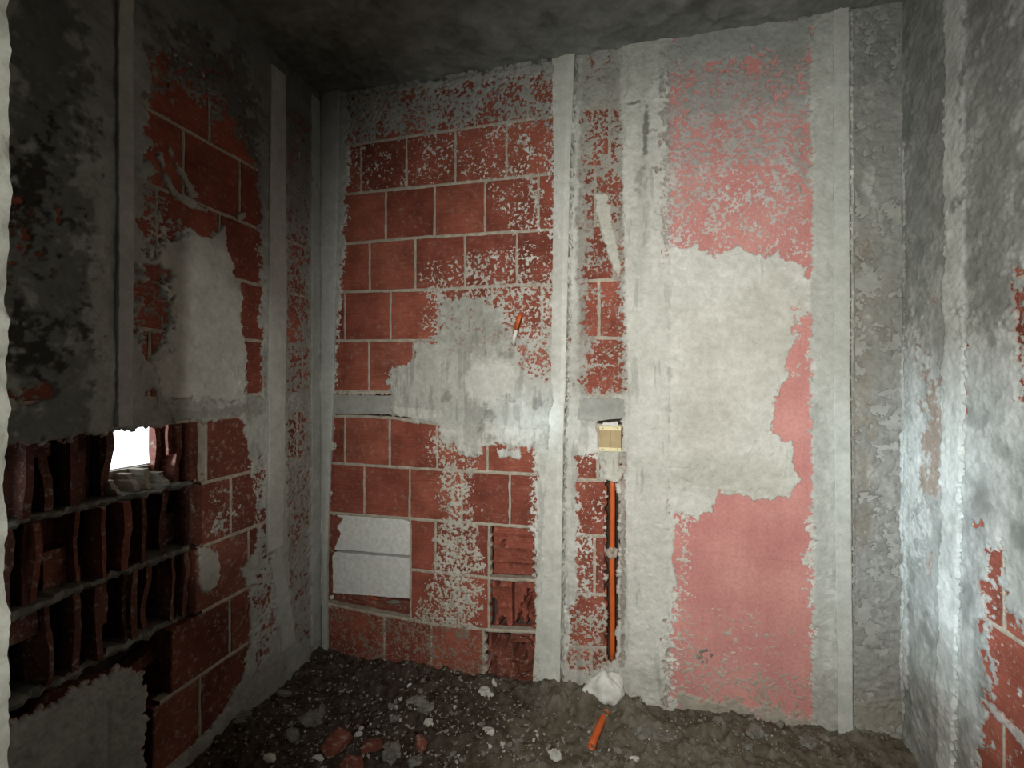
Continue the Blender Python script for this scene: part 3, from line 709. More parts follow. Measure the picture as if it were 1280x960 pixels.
# ragged mortar beds between the broken rows
def ledge(y0, y1, z, parent, seed, front=-0.03, th=0.014, back=-0.13):
    r = random.Random(seed); n = int((y1-y0)/0.012); vs = []; fs = []; f = front
    for i in range(n+1):
        y = y0+(y1-y0)*i/n; f = 0.7*f+0.3*(front+r.uniform(-0.035, 0.03)); t = th*r.uniform(0.6, 1.35); dz = r.uniform(-0.003, 0.003)
        for (hh, zz) in ((back, -t/2), (f-0.006, -t/2), (f, 0), (f-0.008, t/2), (back, t/2)): vs.append(mL(y, z+zz+dz, hh+r.uniform(-.003, .003)))
    for i in range(n):
        for k in range(5): fs.append((i*5+k, i*5+(k+1) % 5, (i+1)*5+(k+1) % 5, (i+1)*5+k))
    fs.append((0, 1, 2, 3, 4)); fs.append(tuple(n*5+k for k in (4, 3, 2, 1, 0)))
    return link('mortar_bed', fix_normals(mesh('mortar_bed', vs, fs, False)), M_BED, parent)
ledge(0.70, yl(250), ZJ[8], wl, 1); ledge(0.70, yl(246), ZJ[9], wl, 2, -0.02, 0.017); ledge(0.70, yl(252), ZJ[10], wl, 3, -0.035, 0.02)
# torn recess below the third row, dark, with crumbled mortar inside
slab('recess_back', [(0.70, 0.02), (yl(300), 0.02), (yl(300), ZJ[10]), (0.70, ZJ[10])], mL, -0.15, -0.125, M_RECESS_SHADE, wl, 0.002)
slab('recess_back', [(yl(280), 0.0), (yl(330), 0.0), (yl(330), ZJ[9]), (yl(280), ZJ[9])], mL, -0.15, -0.10, M_RECESS_SHADE, wl, 0.002)
slab('brick', [(0.80, 0.40), (yl(150), 0.30), (yl(245), 0.40), (yl(250), 0.44), (yl(180), 0.37), (0.86, 0.44)], mL, -0.12, -0.07, M_BRICK_OLD, wl, 0.006, 0.03)
# outer leaf with the breach that lets the sky in, and the window-like breach near the doorway
slabs = [((0.69, -0.05), (YE+0.1, 0.93)), ((0.69, 1.085), (YE+0.1, ZC+0.05)), ((0.69, 0.93), (HOLE[0]+0.005, 1.085)), ((HOLE[1]+0.035, 0.93), (YE+0.1, 1.085)),
         ((-1.6, -0.05), (0.30, ZC+0.05)), ((0.30, -0.05), (0.69, 0.58)), ((0.30, 1.04), (0.69, ZC+0.05))]
for k, ((a, z0), (b, z1)) in enumerate(slabs):
    slab('masonry_core', [(a, z0), (b, z0), (b, z1), (a, z1)], mL, -0.165 if k < 4 else -0.165, -0.143 if k < 4 else -0.02, M_CORE, wl, 0.0)

sl = Skin(0.685, D, -0.02, ZC, 0.0036, L, 8, (0.36, 0.36, 0.335), 0.006, 0.011)
sl.col += (sl.mid*0.02+sl.big*0.02+sl.streak*0.012)[..., None]
P = sl.paint
P([(188, 60), (250, 70), (300, 120), (322, 185), (326, 495), (205, 505), (190, 420), (182, 380), (184, 250)], cov=0.08, soft=0.025, warp=0.012)
P([(190, 40), (300, 60), (325, 160), (318, 200), (290, 150), (230, 105), (190, 110)], cov=0.92, soft=0.06, warp=0.04, col=(0.20, 0.20, 0.185))
P([(181, 300), (195, 283), (214, 290), (236, 284), (262, 298), (270, 285), (277, 288), (280, 305), (290, 330), (297, 360), (302, 400), (308, 440), (307, 498), (200, 500), (184, 420)], cov=1.0, th=0.008, soft=0.006, warp=0.009, col=(0.47, 0.46, 0.42))
P([(176, 330), (200, 320), (206, 400), (200, 440), (186, 440), (178, 400)], cov=0.50, soft=0.03, warp=0.02, col=(0.20, 0.20, 0.185))
P([(184, 400), (192, 400), (191, 450), (183, 450)], cov=0.05, soft=0.015, warp=0.01)
P([(182, 490), (190, 480), (198, 503), (184, 508)], cov=0.15, soft=0.012, warp=0.01)
P([(180, 225), (215, 265), (240, 285), (200, 300), (182, 310)], cov=0.62, soft=0.03, warp=0.02)
# drips
P([(196, 190), (202, 188), (206, 214), (222, 240), (238, 248), (262, 262), (258, 268), (232, 258), (214, 244), (202, 226)], cov=1, soft=0.004, warp=0.004, th=0.006, col=(0.46, 0.44, 0.38))
P([(208, 184), (214, 186), (224, 206), (236, 226), (244, 242), (238, 250), (226, 226)], cov=1, soft=0.004, warp=0.004, th=0.006, col=(0.46, 0.44, 0.38))
P([(293, 264), (306, 264), (304, 274), (296, 276)], cov=1, soft=0.003, warp=0.004, col=(0.46, 0.44, 0.38))
# mottled column near the corner
P([(358, 130), (386, 150), (388, 800), (362, 800), (356, 500)], cov=0.90, soft=0.02, warp=0.010, col=(0.28, 0.275, 0.25))
P([(360, 300), (382, 300), (384, 500), (362, 500)], cov=0.74, soft=0.02, warp=0.014)
P([(362, 515), (376, 515), (376, 570), (364, 570)], cov=0.45, soft=0.02, warp=0.012)
# near part: darker, mottled grey
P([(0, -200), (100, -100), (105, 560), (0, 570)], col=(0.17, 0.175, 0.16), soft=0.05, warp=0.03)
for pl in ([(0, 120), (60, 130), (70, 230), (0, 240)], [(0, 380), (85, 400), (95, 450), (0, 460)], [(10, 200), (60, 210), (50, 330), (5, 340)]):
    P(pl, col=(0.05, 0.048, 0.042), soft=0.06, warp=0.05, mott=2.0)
P([(0, 482), (62, 482), (66, 502), (0, 506)], cov=0.5, soft=0.012, warp=0.012)
P([(20, 250), (48, 270), (40, 330), (10, 330)], cov=0.88, soft=0.05, warp=0.04)
P([(70, 262), (75, 262), (74, 280), (70, 280)], cov=0.0, soft=0.004, warp=0.003)
P([(160, 540), (185, 505), (240, 515), (300, 505), (325, 495), (326, 518), (190, 530)], cov=1, col=(0.30, 0.295, 0.27), soft=0.01, warp=0.01)
# torn-out band
P([(0, 557), (40, 553), (90, 549), (128, 541), (160, 534), (205, 531), (250, 526), (298, 521), (306, 545), (314, 580), (322, 625), (322, 665), (315, 700), (300, 712), (310, 740), (312, 800), (300, 850), (270, 900), (182, 990), (179, 842), (140, 842), (100, 858), (60, 880), (0, 915)], cov=0.0, soft=0.004, warp=0.008)
P([(322, 560), (335, 640), (338, 700), (326, 700), (318, 600)], cov=0.7, soft=0.02, warp=0.014)
P([(318, 715), (334, 700), (343, 720), (340, 790), (322, 840)], cov=0.80, soft=0.01, warp=0.02)
P([(246, 684), (262, 683), (272, 690), (274, 720), (266, 745), (252, 738), (245, 715)], cov=1, th=0.006, soft=0.006, warp=0.006, col=(0.40, 0.39, 0.355))
P([(258, 600), (300, 600), (300, 650), (258, 655)], cov=0.22, soft=0.03, warp=0.02)
P([(270, 640), (300, 640), (290, 665), (262, 668)], cov=0.55, soft=0.02, warp=0.02)
P([(60, 880), (140, 843), (180, 842), (180, 1000), (40, 1000)], col=(0.33, 0.33, 0.305), soft=0.01, warp=0.01)
P([(130, 880), (136, 880), (136, 1000), (130, 1000)], add=-0.003, soft=0.004, warp=0.002)
lo = sstep((0.20-sl.V+0.05*sl.big)/0.25)[..., None]; sl.col = sl.col*(1-0.5*lo)+np.array(BROWNP)*0.5*lo
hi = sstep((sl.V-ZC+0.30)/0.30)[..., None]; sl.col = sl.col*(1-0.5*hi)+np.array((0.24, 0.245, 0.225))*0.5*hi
hu = sstep((sl.V-1.60+0.15*sl.big)/0.7)[..., None]; sl.col = sl.col*(1-0.45*hu); sl.under = sl.under*(1-0.4*hu)  # coat darkened towards the top: dim light put into the colour
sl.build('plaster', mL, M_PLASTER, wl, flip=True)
screed('plaster_screed', [(143, -260), (143, 300), (142, 534)], [(162, -230), (162, 300), (161, 531)], mL, L, 0.015, wl, (0.40, 0.40, 0.375))
screed('plaster_screed', [(336, 80), (334, 400), (332, 690)], [(354, 100), (356, 400), (352, 690)], mL, L, 0.012, wl, (0.43, 0.43, 0.40), crown=0.001)
screed('plaster_screed', [(336, 700), (346, 760), (350, 815)], [(352, 700), (362, 760), (368, 812)], mL, L, 0.011, wl, (0.40, 0.40, 0.37))
screed('plaster_screed', [(388, 118), (388, 400), (388, 808)], [(399, 122), (400, 400), (400, 810)], mL, L, 0.008, wl, (0.36, 0.36, 0.335))

# ================================================================== RIGHT WALL
wr = tag(empty('wall_right', (0, 0, 0)), 'right wall of scraped grey plaster with red brick low down', 'wall', kind='structure')
slab('masonry_core', [(-1.6, -0.05), (YE+0.1, -0.05), (YE+0.1, ZC+0.05), (-1.6, ZC+0.05)], mR, -0.2, -0.13, M_CORE, wr)
mr = Strips()
y12 = Rw(1256, 790)[1]
zr = [y12+0.205*k for k in range(-4, 9)]
for k, z in enumerate(zr[:-1]):
    y = 0.55+(0.107 if k % 2 else 0.0)-0.03
    while y < Rw(1205, 475)[0]:
        y1 = min(y+0.214, Rw(1205, 475)[0])
        if y1-y > 0.03 and z > -0.12 and z+0.205 < ZC: link('brick', box_piece([(y+GAP, max(z, -0.02)+GAP), (y1-GAP, max(z, -0.02)+GAP), (y1-GAP, z+0.205-GAP), (y+GAP, z+0.205-GAP)], mR, 0, 0.10), M_BRICK, wr)
        mr.bar((y, z), (y, z+0.205), 2*GAP, mR, 0.0003, 0.03); y += 0.214
    mr.bar((0.5, z), (Rw(1205, 475)[0], z), 0.013, mR, 0.001, 0.03)
mr.build('mortar', M_MORTAR, wr)
slab('concrete_pier', [(Rw(1206, 475)[0], 0), (D, 0), (D, ZC), (Rw(1206, 475)[0], ZC)], mR, -0.12, -0.003, M_CONC, wr)
sr = Skin(0.55, D, -0.02, ZC, 0.0036, Rw, 14, (0.33, 0.338, 0.318), 0.004, 0.010)
sr.col += (sr.mid*0.025+sr.big*0.02+sr.streak*0.02)[..., None]
P = sr.paint
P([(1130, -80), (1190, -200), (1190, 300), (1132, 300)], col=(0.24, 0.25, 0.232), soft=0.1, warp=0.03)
P([(1134, 400), (1150, 400), (1152, 560), (1160, 700), (1136, 700)], col=(0.46, 0.47, 0.45), soft=0.02, warp=0.02, th=0.007)
P([(1128, 540), (1137, 540), (1136, 860), (1128, 860)], col=(0.50, 0.51, 0.49), soft=0.006, warp=0.008, th=0.009)
P([(1158, 380), (1180, 380), (1184, 700), (1160, 620)], col=(0.25, 0.20, 0.165), soft=0.03, warp=0.03, mott=1.5)
P([(1150, 640), (1180, 640), (1180, 760), (1150, 760)], col=(0.28, 0.285, 0.27), soft=0.03, warp=0.03, mott=1.5)
P([(1184, -200), (1208, -300), (1210, 480), (1200, 800), (1192, 1100), (1172, 1100), (1176, 700), (1182, 480)], col=(0.46, 0.47, 0.445), th=0.008, soft=0.01, warp=0.006)
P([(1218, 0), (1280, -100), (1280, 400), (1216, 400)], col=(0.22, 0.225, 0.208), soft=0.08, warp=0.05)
P([(1212, 640), (1225, 640), (1222, 780), (1210, 760)], col=(0.27, 0.275, 0.265), soft=0.03, warp=0.03)
P([(1238, 690), (1256, 680), (1262, 730), (1286, 830), (1300, 1000), (1225, 1000), (1236, 860), (1232, 760)], cov=0.12, soft=0.02, warp=0.02)
P([(1268, 770), (1330, 760), (1330, 1060), (1262, 830)], cov=0.05, soft=0.02, warp=0.02)
P([(1272, 345), (1340, 300), (1340, 560), (1276, 500)], cov=0.50, soft=0.02, warp=0.012)
P([(1262, 690), (1281, 700), (1284, 780), (1262, 760)], cov=0.97, soft=0.02, warp=0.03)
P([(1236, 878), (1262, 900), (1300, 945), (1300, 953), (1258, 908), (1234, 884)], cov=1, soft=0.004, warp=0.003, th=0.005, col=(0.36, 0.34, 0.32))
P([(1164, 690), (1167, 690), (1164, 720), (1160, 718)], cov=0.0, add=-0.008, soft=0.004, warp=0.003)
P([(1216, 655), (1228, 652), (1232, 658), (1220, 660)], add=-0.006, soft=0.004, warp=0.004, col=(0.10, 0.10, 0.09))
sr.crack([(1132, 180), (1132, 480), (1131, 900)], 0.004, 0.012)
sr.crack([(1210, 430), (1206, 600), (1199, 760), (1194, 1000)], 0.005, 0.020)
nt_ = sstep((Rw(1184, 475)[0]-sr.U)/0.01)
sr.add += 0.0006*np.clip(sr.mid*0.8+sr.fin*0.5, -0.8, 2.5)*(1-0.75*sstep(1-np.abs(sr.U-Rw(1195, 475)[0])/0.03))
sr.col *= (1-0.12*np.clip(-sr.mid, 0, 1.5))[..., None]
lo = sstep((0.20-sr.V+0.05*sr.big)/0.2)[..., None]; sr.col = sr.col*(1-0.4*lo)+np.array(BROWNP)*0.4*lo
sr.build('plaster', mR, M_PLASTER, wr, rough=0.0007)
# ================================================================== DOORWAY WALL, CEILING, FLOOR
wf = tag(empty('wall_front', (0, 0, 0)), 'doorway wall whose rough grey jamb edges the left of the view', 'wall', kind='structure')
jx = ray(8, 475); jx = jx[0]/jx[1]*0.25
sj = Skin(0.08, 0.25, -0.02, ZC, 0.004, lambda a, b: (a, b), 30, (0.52, 0.52, 0.47), 0.003, 0.01)
sj.add += 0.0010*sj.fin+0.0008*sj.mid
sj.build('plaster', lambda u, v, h: (jx+h*0.7-0.0012*(v-H), u, v), M_PLASTER, wf, flip=True, keep=True)
def bxm(x0, x1, y0, y1, z0, z1, name, mat, par):
    vs = [(x, y, z) for x in (x0, x1) for y in (y0, y1) for z in (z0, z1)]
    fs = [(0, 1, 3, 2), (4, 6, 7, 5), (0, 4, 5, 1), (2, 3, 7, 6), (0, 2, 6, 4), (1, 5, 7, 3)]
    return link(name, fix_normals(mesh(name, vs, fs)), mat, par)
bxm(XL, jx-0.004, 0.08, 0.25, 0, ZC, 'wall_core', M_CONC, wf)
bxm(0.62, XR, 0.08, 0.25, 0, ZC, 'wall_core', M_CONC, wf)
bxm(jx-0.004, 0.62, 0.08, 0.25, 2.12, ZC, 'lintel', M_CONC, wf)
hw = bxm(XL-0.2, XR+0.2, -1.75, -1.6, 0, ZC, 'wall_hall', M_CONC, None); tag(hw, 'plain concrete wall of the hall behind the doorway', 'wall', kind='structure')

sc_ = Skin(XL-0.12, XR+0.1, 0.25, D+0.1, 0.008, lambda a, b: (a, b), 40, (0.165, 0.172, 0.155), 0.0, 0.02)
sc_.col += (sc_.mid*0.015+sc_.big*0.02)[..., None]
edge = sstep((sc_.V-D+0.10+0.02*sc_.mid)/0.10)
sc_.col = sc_.col*(1-0.3*edge[..., None])+np.array((0.26, 0.26, 0.235))*0.3*edge[..., None]
sc_.add += 0.0015*sc_.mid+0.002*sc_.big
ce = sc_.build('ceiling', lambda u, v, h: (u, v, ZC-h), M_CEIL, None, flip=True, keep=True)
tag(ce, 'bare dark grey concrete ceiling slab', 'ceiling', kind='structure')
bxm(XL-0.2, XR+0.2, -1.75, 0.25, ZC, ZC+0.05, 'ceiling_slab', M_CONC, ce)

FR = 0.008
def floor_h(X, Y):
    b = fbm(X, Y, 0.28, 61, 4)*0.010+fbm(X, Y, 0.07, 62, 4)*0.006+np.abs(fbm(X, Y, 0.025, 63, 3))*0.004
    wall = sstep(1-(D-Y)/0.22)*0.018+sstep(1-(X-XL)/0.25)*0.03
    mound = 0.028*np.exp(-(((X-0.42)/0.22)**2+((Y-1.66)/0.10)**2))+0.02*np.exp(-(((X+0.25)/0.3)**2+((Y-1.42)/0.12)**2))
    return b+wall+mound
fx = np.arange(XL-0.13, XR+0.05, FR); fy = np.arange(0.3, D+0.04, FR)
class FS(Skin): pass
sf = Skin(XL-0.13, XR+0.06, 0.30, D+0.05, 0.007, lambda a, b: (a, b), 50, (0.115, 0.096, 0.072), 0.0, 0.02)
FH = floor_h(sf.U, sf.V)
rub = sstep((sf.mid+sf.big*0.5-0.1)/0.9)
sf.col = sf.col*(1-0.45*rub[..., None])+np.array((0.20, 0.18, 0.145))*0.45*rub[..., None]
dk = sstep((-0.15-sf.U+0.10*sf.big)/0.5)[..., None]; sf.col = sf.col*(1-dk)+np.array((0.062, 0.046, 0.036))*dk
sf.col += (sf.fin*0.012)[..., None]
sf.add = FH+0.0035*np.clip(sf.fin, -0.5, 3)*rub+0.004*np.clip(sf.w2, 0, 3)*rub
FHT = sf.add.copy()
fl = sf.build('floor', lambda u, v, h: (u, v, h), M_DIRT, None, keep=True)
tag(fl, 'dark earthy rubble strewn floor', 'floor', kind='structure')
bxm(XL-0.2, XR+0.2, -1.75, 0.30, -0.06, 0.0, 'floor_slab', M_DIRT, fl)
def ground(x, y):
    i = int(np.clip((x-sf.u[0])/(sf.u[1]-sf.u[0]), 0, len(sf.u)-1)); j = int(np.clip((y-sf.v[0])/(sf.v[1]-sf.v[0]), 0, len(sf.v)-1))
    return float(FHT[i, j])

# ================================================================== THINGS
def Bp(px, py, h=0.0): u, v = B(px, py); return (u, D-h, v)
# conduit in the chase
c1 = tag(link('conduit', tube([Bp(765.0+0.25*math.sin(i*0.7), 592+(828-592)*i/14, -0.016+0.0008*math.sin(i)) for i in range(15)], 0.0105, 18, 0.0088), M_ORANGE),
         'orange plastic conduit standing upright in the broken wall chase', 'pipe')
cl = lump(3, 0.020, 0.014, 0.020, 3, 0.35, 2.5); o = link('mortar_dab', cl, M_MORTAR, wb, Bp(765, 692, -0.006))
# conduit leaving the lump across the ground
e0 = Bp(764, 874, 0.03); g = G(739, 932); gz = ground(g[0], g[1])
path = [(e0[0]+(g[0]-e0[0])*t, e0[1]+(g[1]-e0[1])*t, e0[2]*(1-t)+(gz+0.014)*t+0.01*math.sin(t*3.14)) for t in [i/10 for i in range(11)]]
c2 = tag(link('conduit', tube(path, 0.0122, 18, 0.010), M_ORANGE), 'short orange conduit end lying on the dirt below the white lump', 'pipe')
# stub with plastered collar in the middle of the brick bay
c3 = tag(empty('conduit_stub', Bp(641, 430, 0)), 'thin plaster-caked conduit stub with orange tip poking from the bricks', 'pipe')
def stub(name, pts, r, inner, mat):
    o = link(name, tube([tuple(np.array(p)-np.array(Bp(641, 430, 0))) for p in pts], r, 12, inner, 0.0008), mat, c3)
stub('conduit_shaft', [Bp(641, 432, -0.01), Bp(644, 424, 0.020), Bp(649, 412, 0.045)], 0.0075, None, M_LUMP)
stub('conduit_tip', [Bp(648.5, 413, 0.044), Bp(652, 404, 0.058), Bp(655, 397, 0.066)], 0.0078, 0.0062, M_ORANGE)
# junction box
jb = tag(empty('junction_box', Bp(763, 548, 0)), 'small ochre junction box set in the wall above the orange conduit', 'electrical box')
def jbox(x0, x1, y0, y1, h0, h1, name, mat):
    a = B(x0, y1); b = B(x1, y0); o_ = Bp(763, 548, 0)
    return bxm(a[0]-o_[0], b[0]-o_[0], -h1, -h0, a[1]-o_[2], b[1]-o_[2], name, mat, jb)
jbox(750, 777, 533, 563, -0.045, -0.036, 'back_panel', M_OCHRE)
jbox(749.5, 776.5, 533, 537, -0.04, 0.012, 'rim', M_RIM)
jbox(749.5, 776.5, 559.5, 563, -0.04, 0.012, 'rim', M_RIM)
jbox(749.5, 751.5, 537, 559.5, -0.04, 0.010, 'side_wall', M_OCHRE)
jbox(774.8, 776.5, 537, 559.5, -0.04, 0.010, 'side_wall', M_OCHRE)
jbox(751.5, 762.6, 537, 559.5, -0.036, 0.001, 'divider', M_OCHRE)
jbox(763.2, 774.8, 537, 559.5, -0.036, 0.003, 'divider', M_OCHRE)
for (x, y) in ((754, 535), (772, 535), (754, 561), (772, 561)):
    jbox(x-0.8, x+0.8, y-0.8, y+0.8, 0.012, 0.0135, 'screw', M_CONC)
# void above the box, with a chip of plaster across it
slab('plaster_chip', [B(752, 531), B(773, 532), B(773, 527), B(755, 528)], mB, -0.03, 0.010, M_LUMP, wb, 0.001, 0.01)
slab('recess_back', [B(744, 532), B(778, 532), B(776, 519), B(750, 518)], mB, -0.10, -0.05, M_RECESS_SHADE, wb)
slab('recess_back', [B(751, 832), B(778, 832), B(778, 600), B(751, 600)], mB, -0.12, -0.062, M_RECESS_SHADE, wb, 0.002)
teeth(1, B(757, 700)[0], B(757, 828)[1], B(757, 604)[1], 14, mB, 0.009, M_BRICK_IN, wb, 0.03)
teeth(-1, B(774, 700)[0], B(774, 828)[1], B(774, 604)[1], 14, mB, 0.006, M_BRICK_IN, wb, 0.03)
# white gypsum lump
gl = link('gypsum_lump', lump(5, 0.072, 0.045, 0.066, 5, 0.17, 1.5, True), M_LUMP, None, Bp(756, 858, 0.022))
tag(gl, 'white gypsum lump stuck to the wall foot around the orange conduit', 'lump')
o = link('drip', lump(3, 0.012, 0.012, 0.045, 8, 0.2, 2.0, True), M_LUMP, gl, (0.050, -0.005, -0.040))
o = link('drip', lump(3, 0.012, 0.012, 0.034, 9, 0.2, 2.0, True), M_LUMP, gl, (0.022, -0.018, -0.052))
# small holes: nail
# chips on the niche ledge
def Np(px, py, h): return Bp(px, py, h)
ni = [((446, 752), (0.050, 0.008, 0.006), 0.1, 'long flat brown chip at the left of the niche ledge', M_BRICK_OLD),
      ((492, 753), (0.034, 0.010, 0.008), -0.15, 'buff clay splinter at the right of the niche ledge', M_STONE2),
      ((466, 748), (0.026, 0.010, 0.006), 0.2, 'small clay chip under the middle of the white blocks', M_BRICK_IN),
      ((414, 747), (0.011, 0.010, 0.010), 0.3, 'white crumb at the left end of the niche ledge', M_LUMP)]
for i, (p, s_, rz, lab, m) in enumerate(ni):
    o = link('chip', lump(2, *s_, 30+i, 0.3, 1.6), m, None, Np(p[0], p[1], -0.004)); o.rotation_euler = (0, rz, 0)
    tag(o, lab, 'chip')

# rubble named one by one: (px, py, size m, flat, material, label)
BIG = [
    (607, 865, 0.026, 0.75, M_STONE, 'round white stone on the dirt under the broken brick'),
    (620, 852, 0.013, 1.3, M_STONE, 'small upright pale chip just behind the round white stone'),
    (612, 920, 0.020, 0.6, M_STONE, 'pale wedge of plaster on open dirt in the front middle'),
    (694, 946, 0.021, 0.8, M_STONE, 'white stone near the bottom edge, left of the fallen conduit'),
    (628, 929, 0.011, 0.8, M_STONE, 'small white stone right of the pale wedge'),
    (500, 872, 0.012, 0.8, M_STONE, 'cream pebble beside the left of the grey crumb cluster'),
    (522, 881, 0.032, 0.7, M_STONE2, 'largest grey clod of the cluster before the brick wall'),
    (494, 899, 0.018, 0.6, M_STONE2, 'grey clod at the front left of the cluster'),
    (531, 891, 0.024, 0.7, M_STONE2, 'grey clod at the front right of the cluster'),
    (536, 908, 0.018, 0.7, M_STONE, 'pale stone in front of the grey clod cluster'),
    (388, 897, 0.040, 0.30, M_STONE2, 'flat grey mortar slab lying askew on the dark left ground'),
    (366, 920, 0.026, 0.4, M_STONE2, 'flat grey shard in front of the tilted mortar slab'),
    (338, 948, 0.017, 0.9, M_STONE, 'pale pebble alone in the dark lower left ground'),
    (452, 903, 0.011, 0.8, M_STONE, 'small white pebble in the middle of the dark ground'),
    (448, 921, 0.013, 0.8, M_STONE, 'white crumb lying against the red brick shards'),
    (398, 948, 0.016, 0.6, M_STONE, 'pale crumb to the left of the red brick shards'),
    (512, 858, 0.012, 0.8, M_STONE, 'white crumb at the foot of the back wall bricks'),
    (490, 943, 0.034, 0.6, M_STONE2, 'long grey clod right of the red brick shards'),
    (518, 957, 0.026, 0.6, M_STONE2, 'grey lump at the bottom edge beside the long clod'),
    (806, 911, 0.040, 0.4, M_STONE2, 'flat brownish clod half sunk right of the fallen conduit'),
    (772, 932, 0.016, 0.7, M_STONE2, 'rounded grey stone right of the conduit end'),
    (793, 950, 0.013, 0.9, M_STONE, 'white pebble at the bottom edge right of the conduit'),
    (832, 918, 0.026, 0.5, M_STONE2, 'grey clod on the dark mound under the pink board'),
    (380, 812, 0.030, 0.9, M_STONE2, 'dark clod in the left corner at the foot of the wall'),
    (366, 820, 0.015, 0.8, M_STONE, 'pale chip beside the dark clod in the left corner'),
    (680, 880, 0.018, 0.6, M_STONE2, 'small grey clod at the foot of the guide strip'),
    (900, 905, 0.030, 0.5, M_STONE2, 'wide low clod against the wall under the pink board'),
    (1010, 935, 0.032, 0.5, M_STONE2, 'grey clod at the foot of the right guide strip'),
    (945, 925, 0.026, 0.5, M_STONE2, 'clod on the slope below the pink board, right half'),
    (300, 905, 0.040, 0.5, M_STONE2, 'broad dark clod at the foot of the broken left wall'),
]
for i, (px, py, s_, fl_, m, lab) in enumerate(BIG):
    g = G(px, py); x, y = g[0], min(g[1], D-0.03-s_); z = ground(x, y)
    nm = 'pebble' if s_ < 0.02 else ('stone' if m is M_STONE else 'clod')
    o = link(nm, lump(2 if s_ < 0.02 else 3, s_, s_*random.uniform(0.6, 0.8), s_*fl_*0.7, i+1, 0.42, 1.5), m, None, (x, y, z+s_*fl_*0.35))
    o.rotation_euler = (random.uniform(-0.2, 0.2), random.uniform(-0.2, 0.2), random.uniform(0, 6)); tag(o, lab, nm)
# red brick shards at the bottom edge
def shard(name, px, py, w_, l_, t_, rot, mat, lab, cat):
    g = G(px, py); x, y = g[0], g[1]; z = ground(x, y); r = random.Random(int(px))
    n = 6; ph = r.uniform(0, 1); rad = [r.uniform(0.6, 1.3) for _ in range(n)]; pts = [(w_*math.cos(2*math.pi*k/n+ph)*rad[k], l_*math.sin(2*math.pi*k/n+ph)*rad[k]) for k in range(n)]
    vs = [(a, b, -t_/2) for a, b in pts]+[(a*0.95, b*0.95, t_/2+r.uniform(-.002, .002)) for a, b in pts]
    vs += [(a*0.5, b*0.5, t_/2+0.003) for a, b in pts]
    fs = [tuple(range(n-1, -1, -1))]+[(i, (i+1) % n, n+(i+1) % n, n+i) for i in range(n)]+[(n+i, n+(i+1) % n, 2*n+(i+1) % n, 2*n+i) for i in range(n)]+[tuple(2*n+i for i in range(n))]
    o = link(name, mesh(name, vs, fs), mat, None, (x, y, z+t_*0.6)); o.rotation_euler = rot; tag(o, lab, cat)
shard('brick_shard', 420, 932, 0.045, 0.060, 0.022, (0.30, -0.25, 0.6), M_BRICK_OLD, 'largest red brick shard tilted on the ground at the bottom edge', 'brick shard')
shard('brick_shard', 466, 938, 0.034, 0.045, 0.020, (-0.2, 0.3, 1.4), M_BRICK_OLD, 'red brick shard just right of the largest one', 'brick shard')
shard('brick_shard', 444, 962, 0.044, 0.034, 0.018, (0.1, 0.1, 0.2), M_BRICK_OLD, 'flat red shard in front of the two tilted ones', 'brick shard')
shard('brick_shard', 527, 933, 0.018, 0.030, 0.012, (0.3, 0.2, 0.9), M_BRICK_OLD, 'small reddish shard right of the long grey clod', 'brick shard')
shard('brick_shard', 402, 883, 0.016, 0.045, 0.012, (0.1, 0.2, 0.5), M_STONE2, 'narrow grey splinter above the tilted mortar slab', 'shard')
shard('brick_shard', 355, 868, 0.030, 0.018, 0.012, (0.1, 0.2, 0.2), M_STONE2, 'small flat grey shard on the dark ground left of the bricks', 'shard')

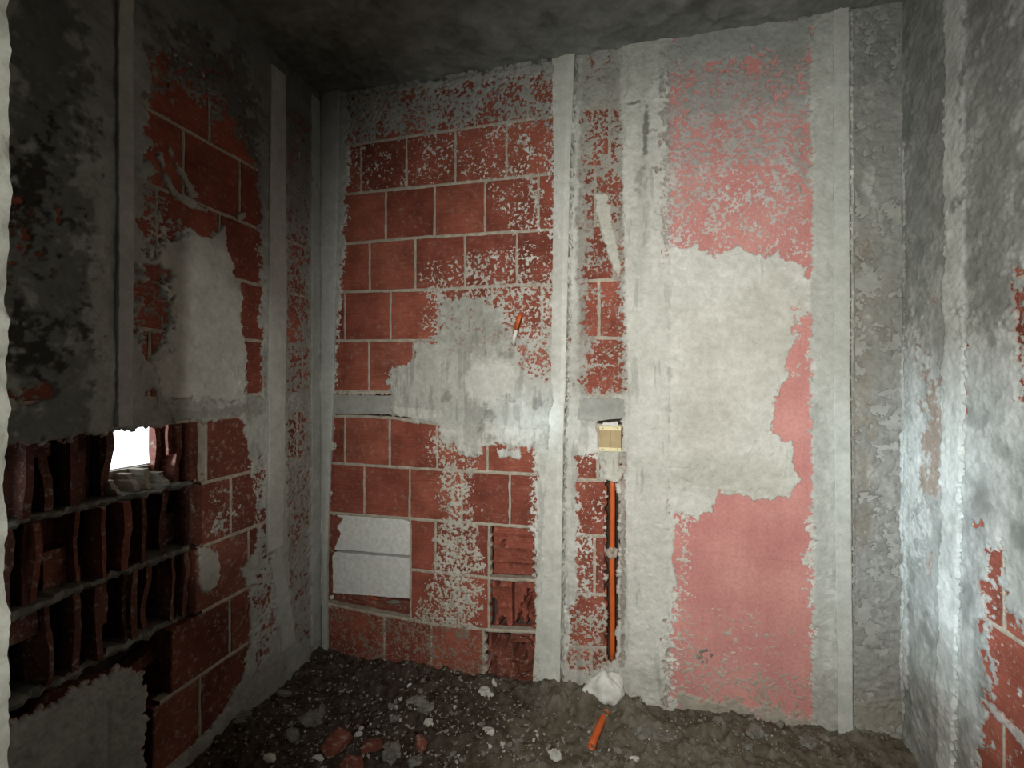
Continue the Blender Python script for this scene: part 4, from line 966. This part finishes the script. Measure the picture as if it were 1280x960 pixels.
# smaller crumbs, nothing tells them apart
crumbs = [lump(1, 1, random.uniform(0.6, 0.9), random.uniform(0.5, 0.9), 70+i, 0.4, 1.5) for i in range(8)]
for me in crumbs: me.materials.append(M_STONE)
greys = [lump(1, 1, random.uniform(0.6, 0.9), random.uniform(0.4, 0.8), 90+i, 0.4, 1.5) for i in range(8)]
for me in greys: me.materials.append(M_STONE2)
rr = random.Random(5)
def scatter(n, zones, meshes, name, label, group, smin, smax):
    c = 0
    while c < n:
        zx = zones[rr.randrange(len(zones))]; px = rr.gauss(zx[0], zx[2]); py = rr.gauss(zx[1], zx[3])
        if py < 850 or px < 240 or px > 1100: continue
        g = G(px, py); x, y = g[0], g[1]
        if y > D-0.02 or x < XL+0.04 or x > XR-0.04 or y < 1.2: continue
        s_ = smin+(smax-smin)*rr.random()**2.5
        o = bpy.data.objects.new(name, meshes[rr.randrange(len(meshes))]); COL.objects.link(o)
        o.location = (x, y, ground(x, y)+s_*0.3); o.scale = (s_, s_, s_); o.rotation_euler = (rr.uniform(-.4, .4), rr.uniform(-.4, .4), rr.uniform(0, 6.28))
        tag(o, label, name, group); c += 1
ZN = [(640, 905, 110, 30), (540, 930, 60, 18), (700, 925, 90, 18), (850, 920, 90, 16), (520, 880, 50, 12), (420, 910, 70, 28), (600, 945, 60, 10)]
scatter(110, ZN, crumbs, 'crumb', 'tiny pale plaster crumb scattered on the dirt floor', 'pale plaster crumbs on the floor', 0.0022, 0.0085)
scatter(130, ZN+[(900, 930, 110, 14), (340, 900, 50, 30)], greys, 'pebble', 'small earth-coloured pebble on the dirt floor', 'earth-coloured pebbles on the floor', 0.004, 0.016)
# uncountable grit
vs = []; fs = []
tet = [(1, 1, 1), (-1, -1, 1), (-1, 1, -1), (1, -1, -1)]
for _ in range(5500):
    x = rr.uniform(XL-0.05, XR-0.02); y = rr.uniform(1.05, D-0.01); s_ = 0.0012+0.0045*rr.random()**3; z = ground(x, y); o = len(vs)
    for t in tet: vs.append((x+t[0]*s_*rr.uniform(.5, 1.2), y+t[1]*s_*rr.uniform(.5, 1.2), z+s_*0.4+t[2]*s_*0.7))
    fs += [(o, o+1, o+2), (o, o+3, o+1), (o, o+2, o+3), (o+1, o+3, o+2)]
gr = link('grit', fix_normals(mesh('grit', vs, fs)), simple('grit', (0.12, 0.105, 0.08), (0.30, 0.28, 0.24), 60), fl)
tag(gr, kind='stuff')
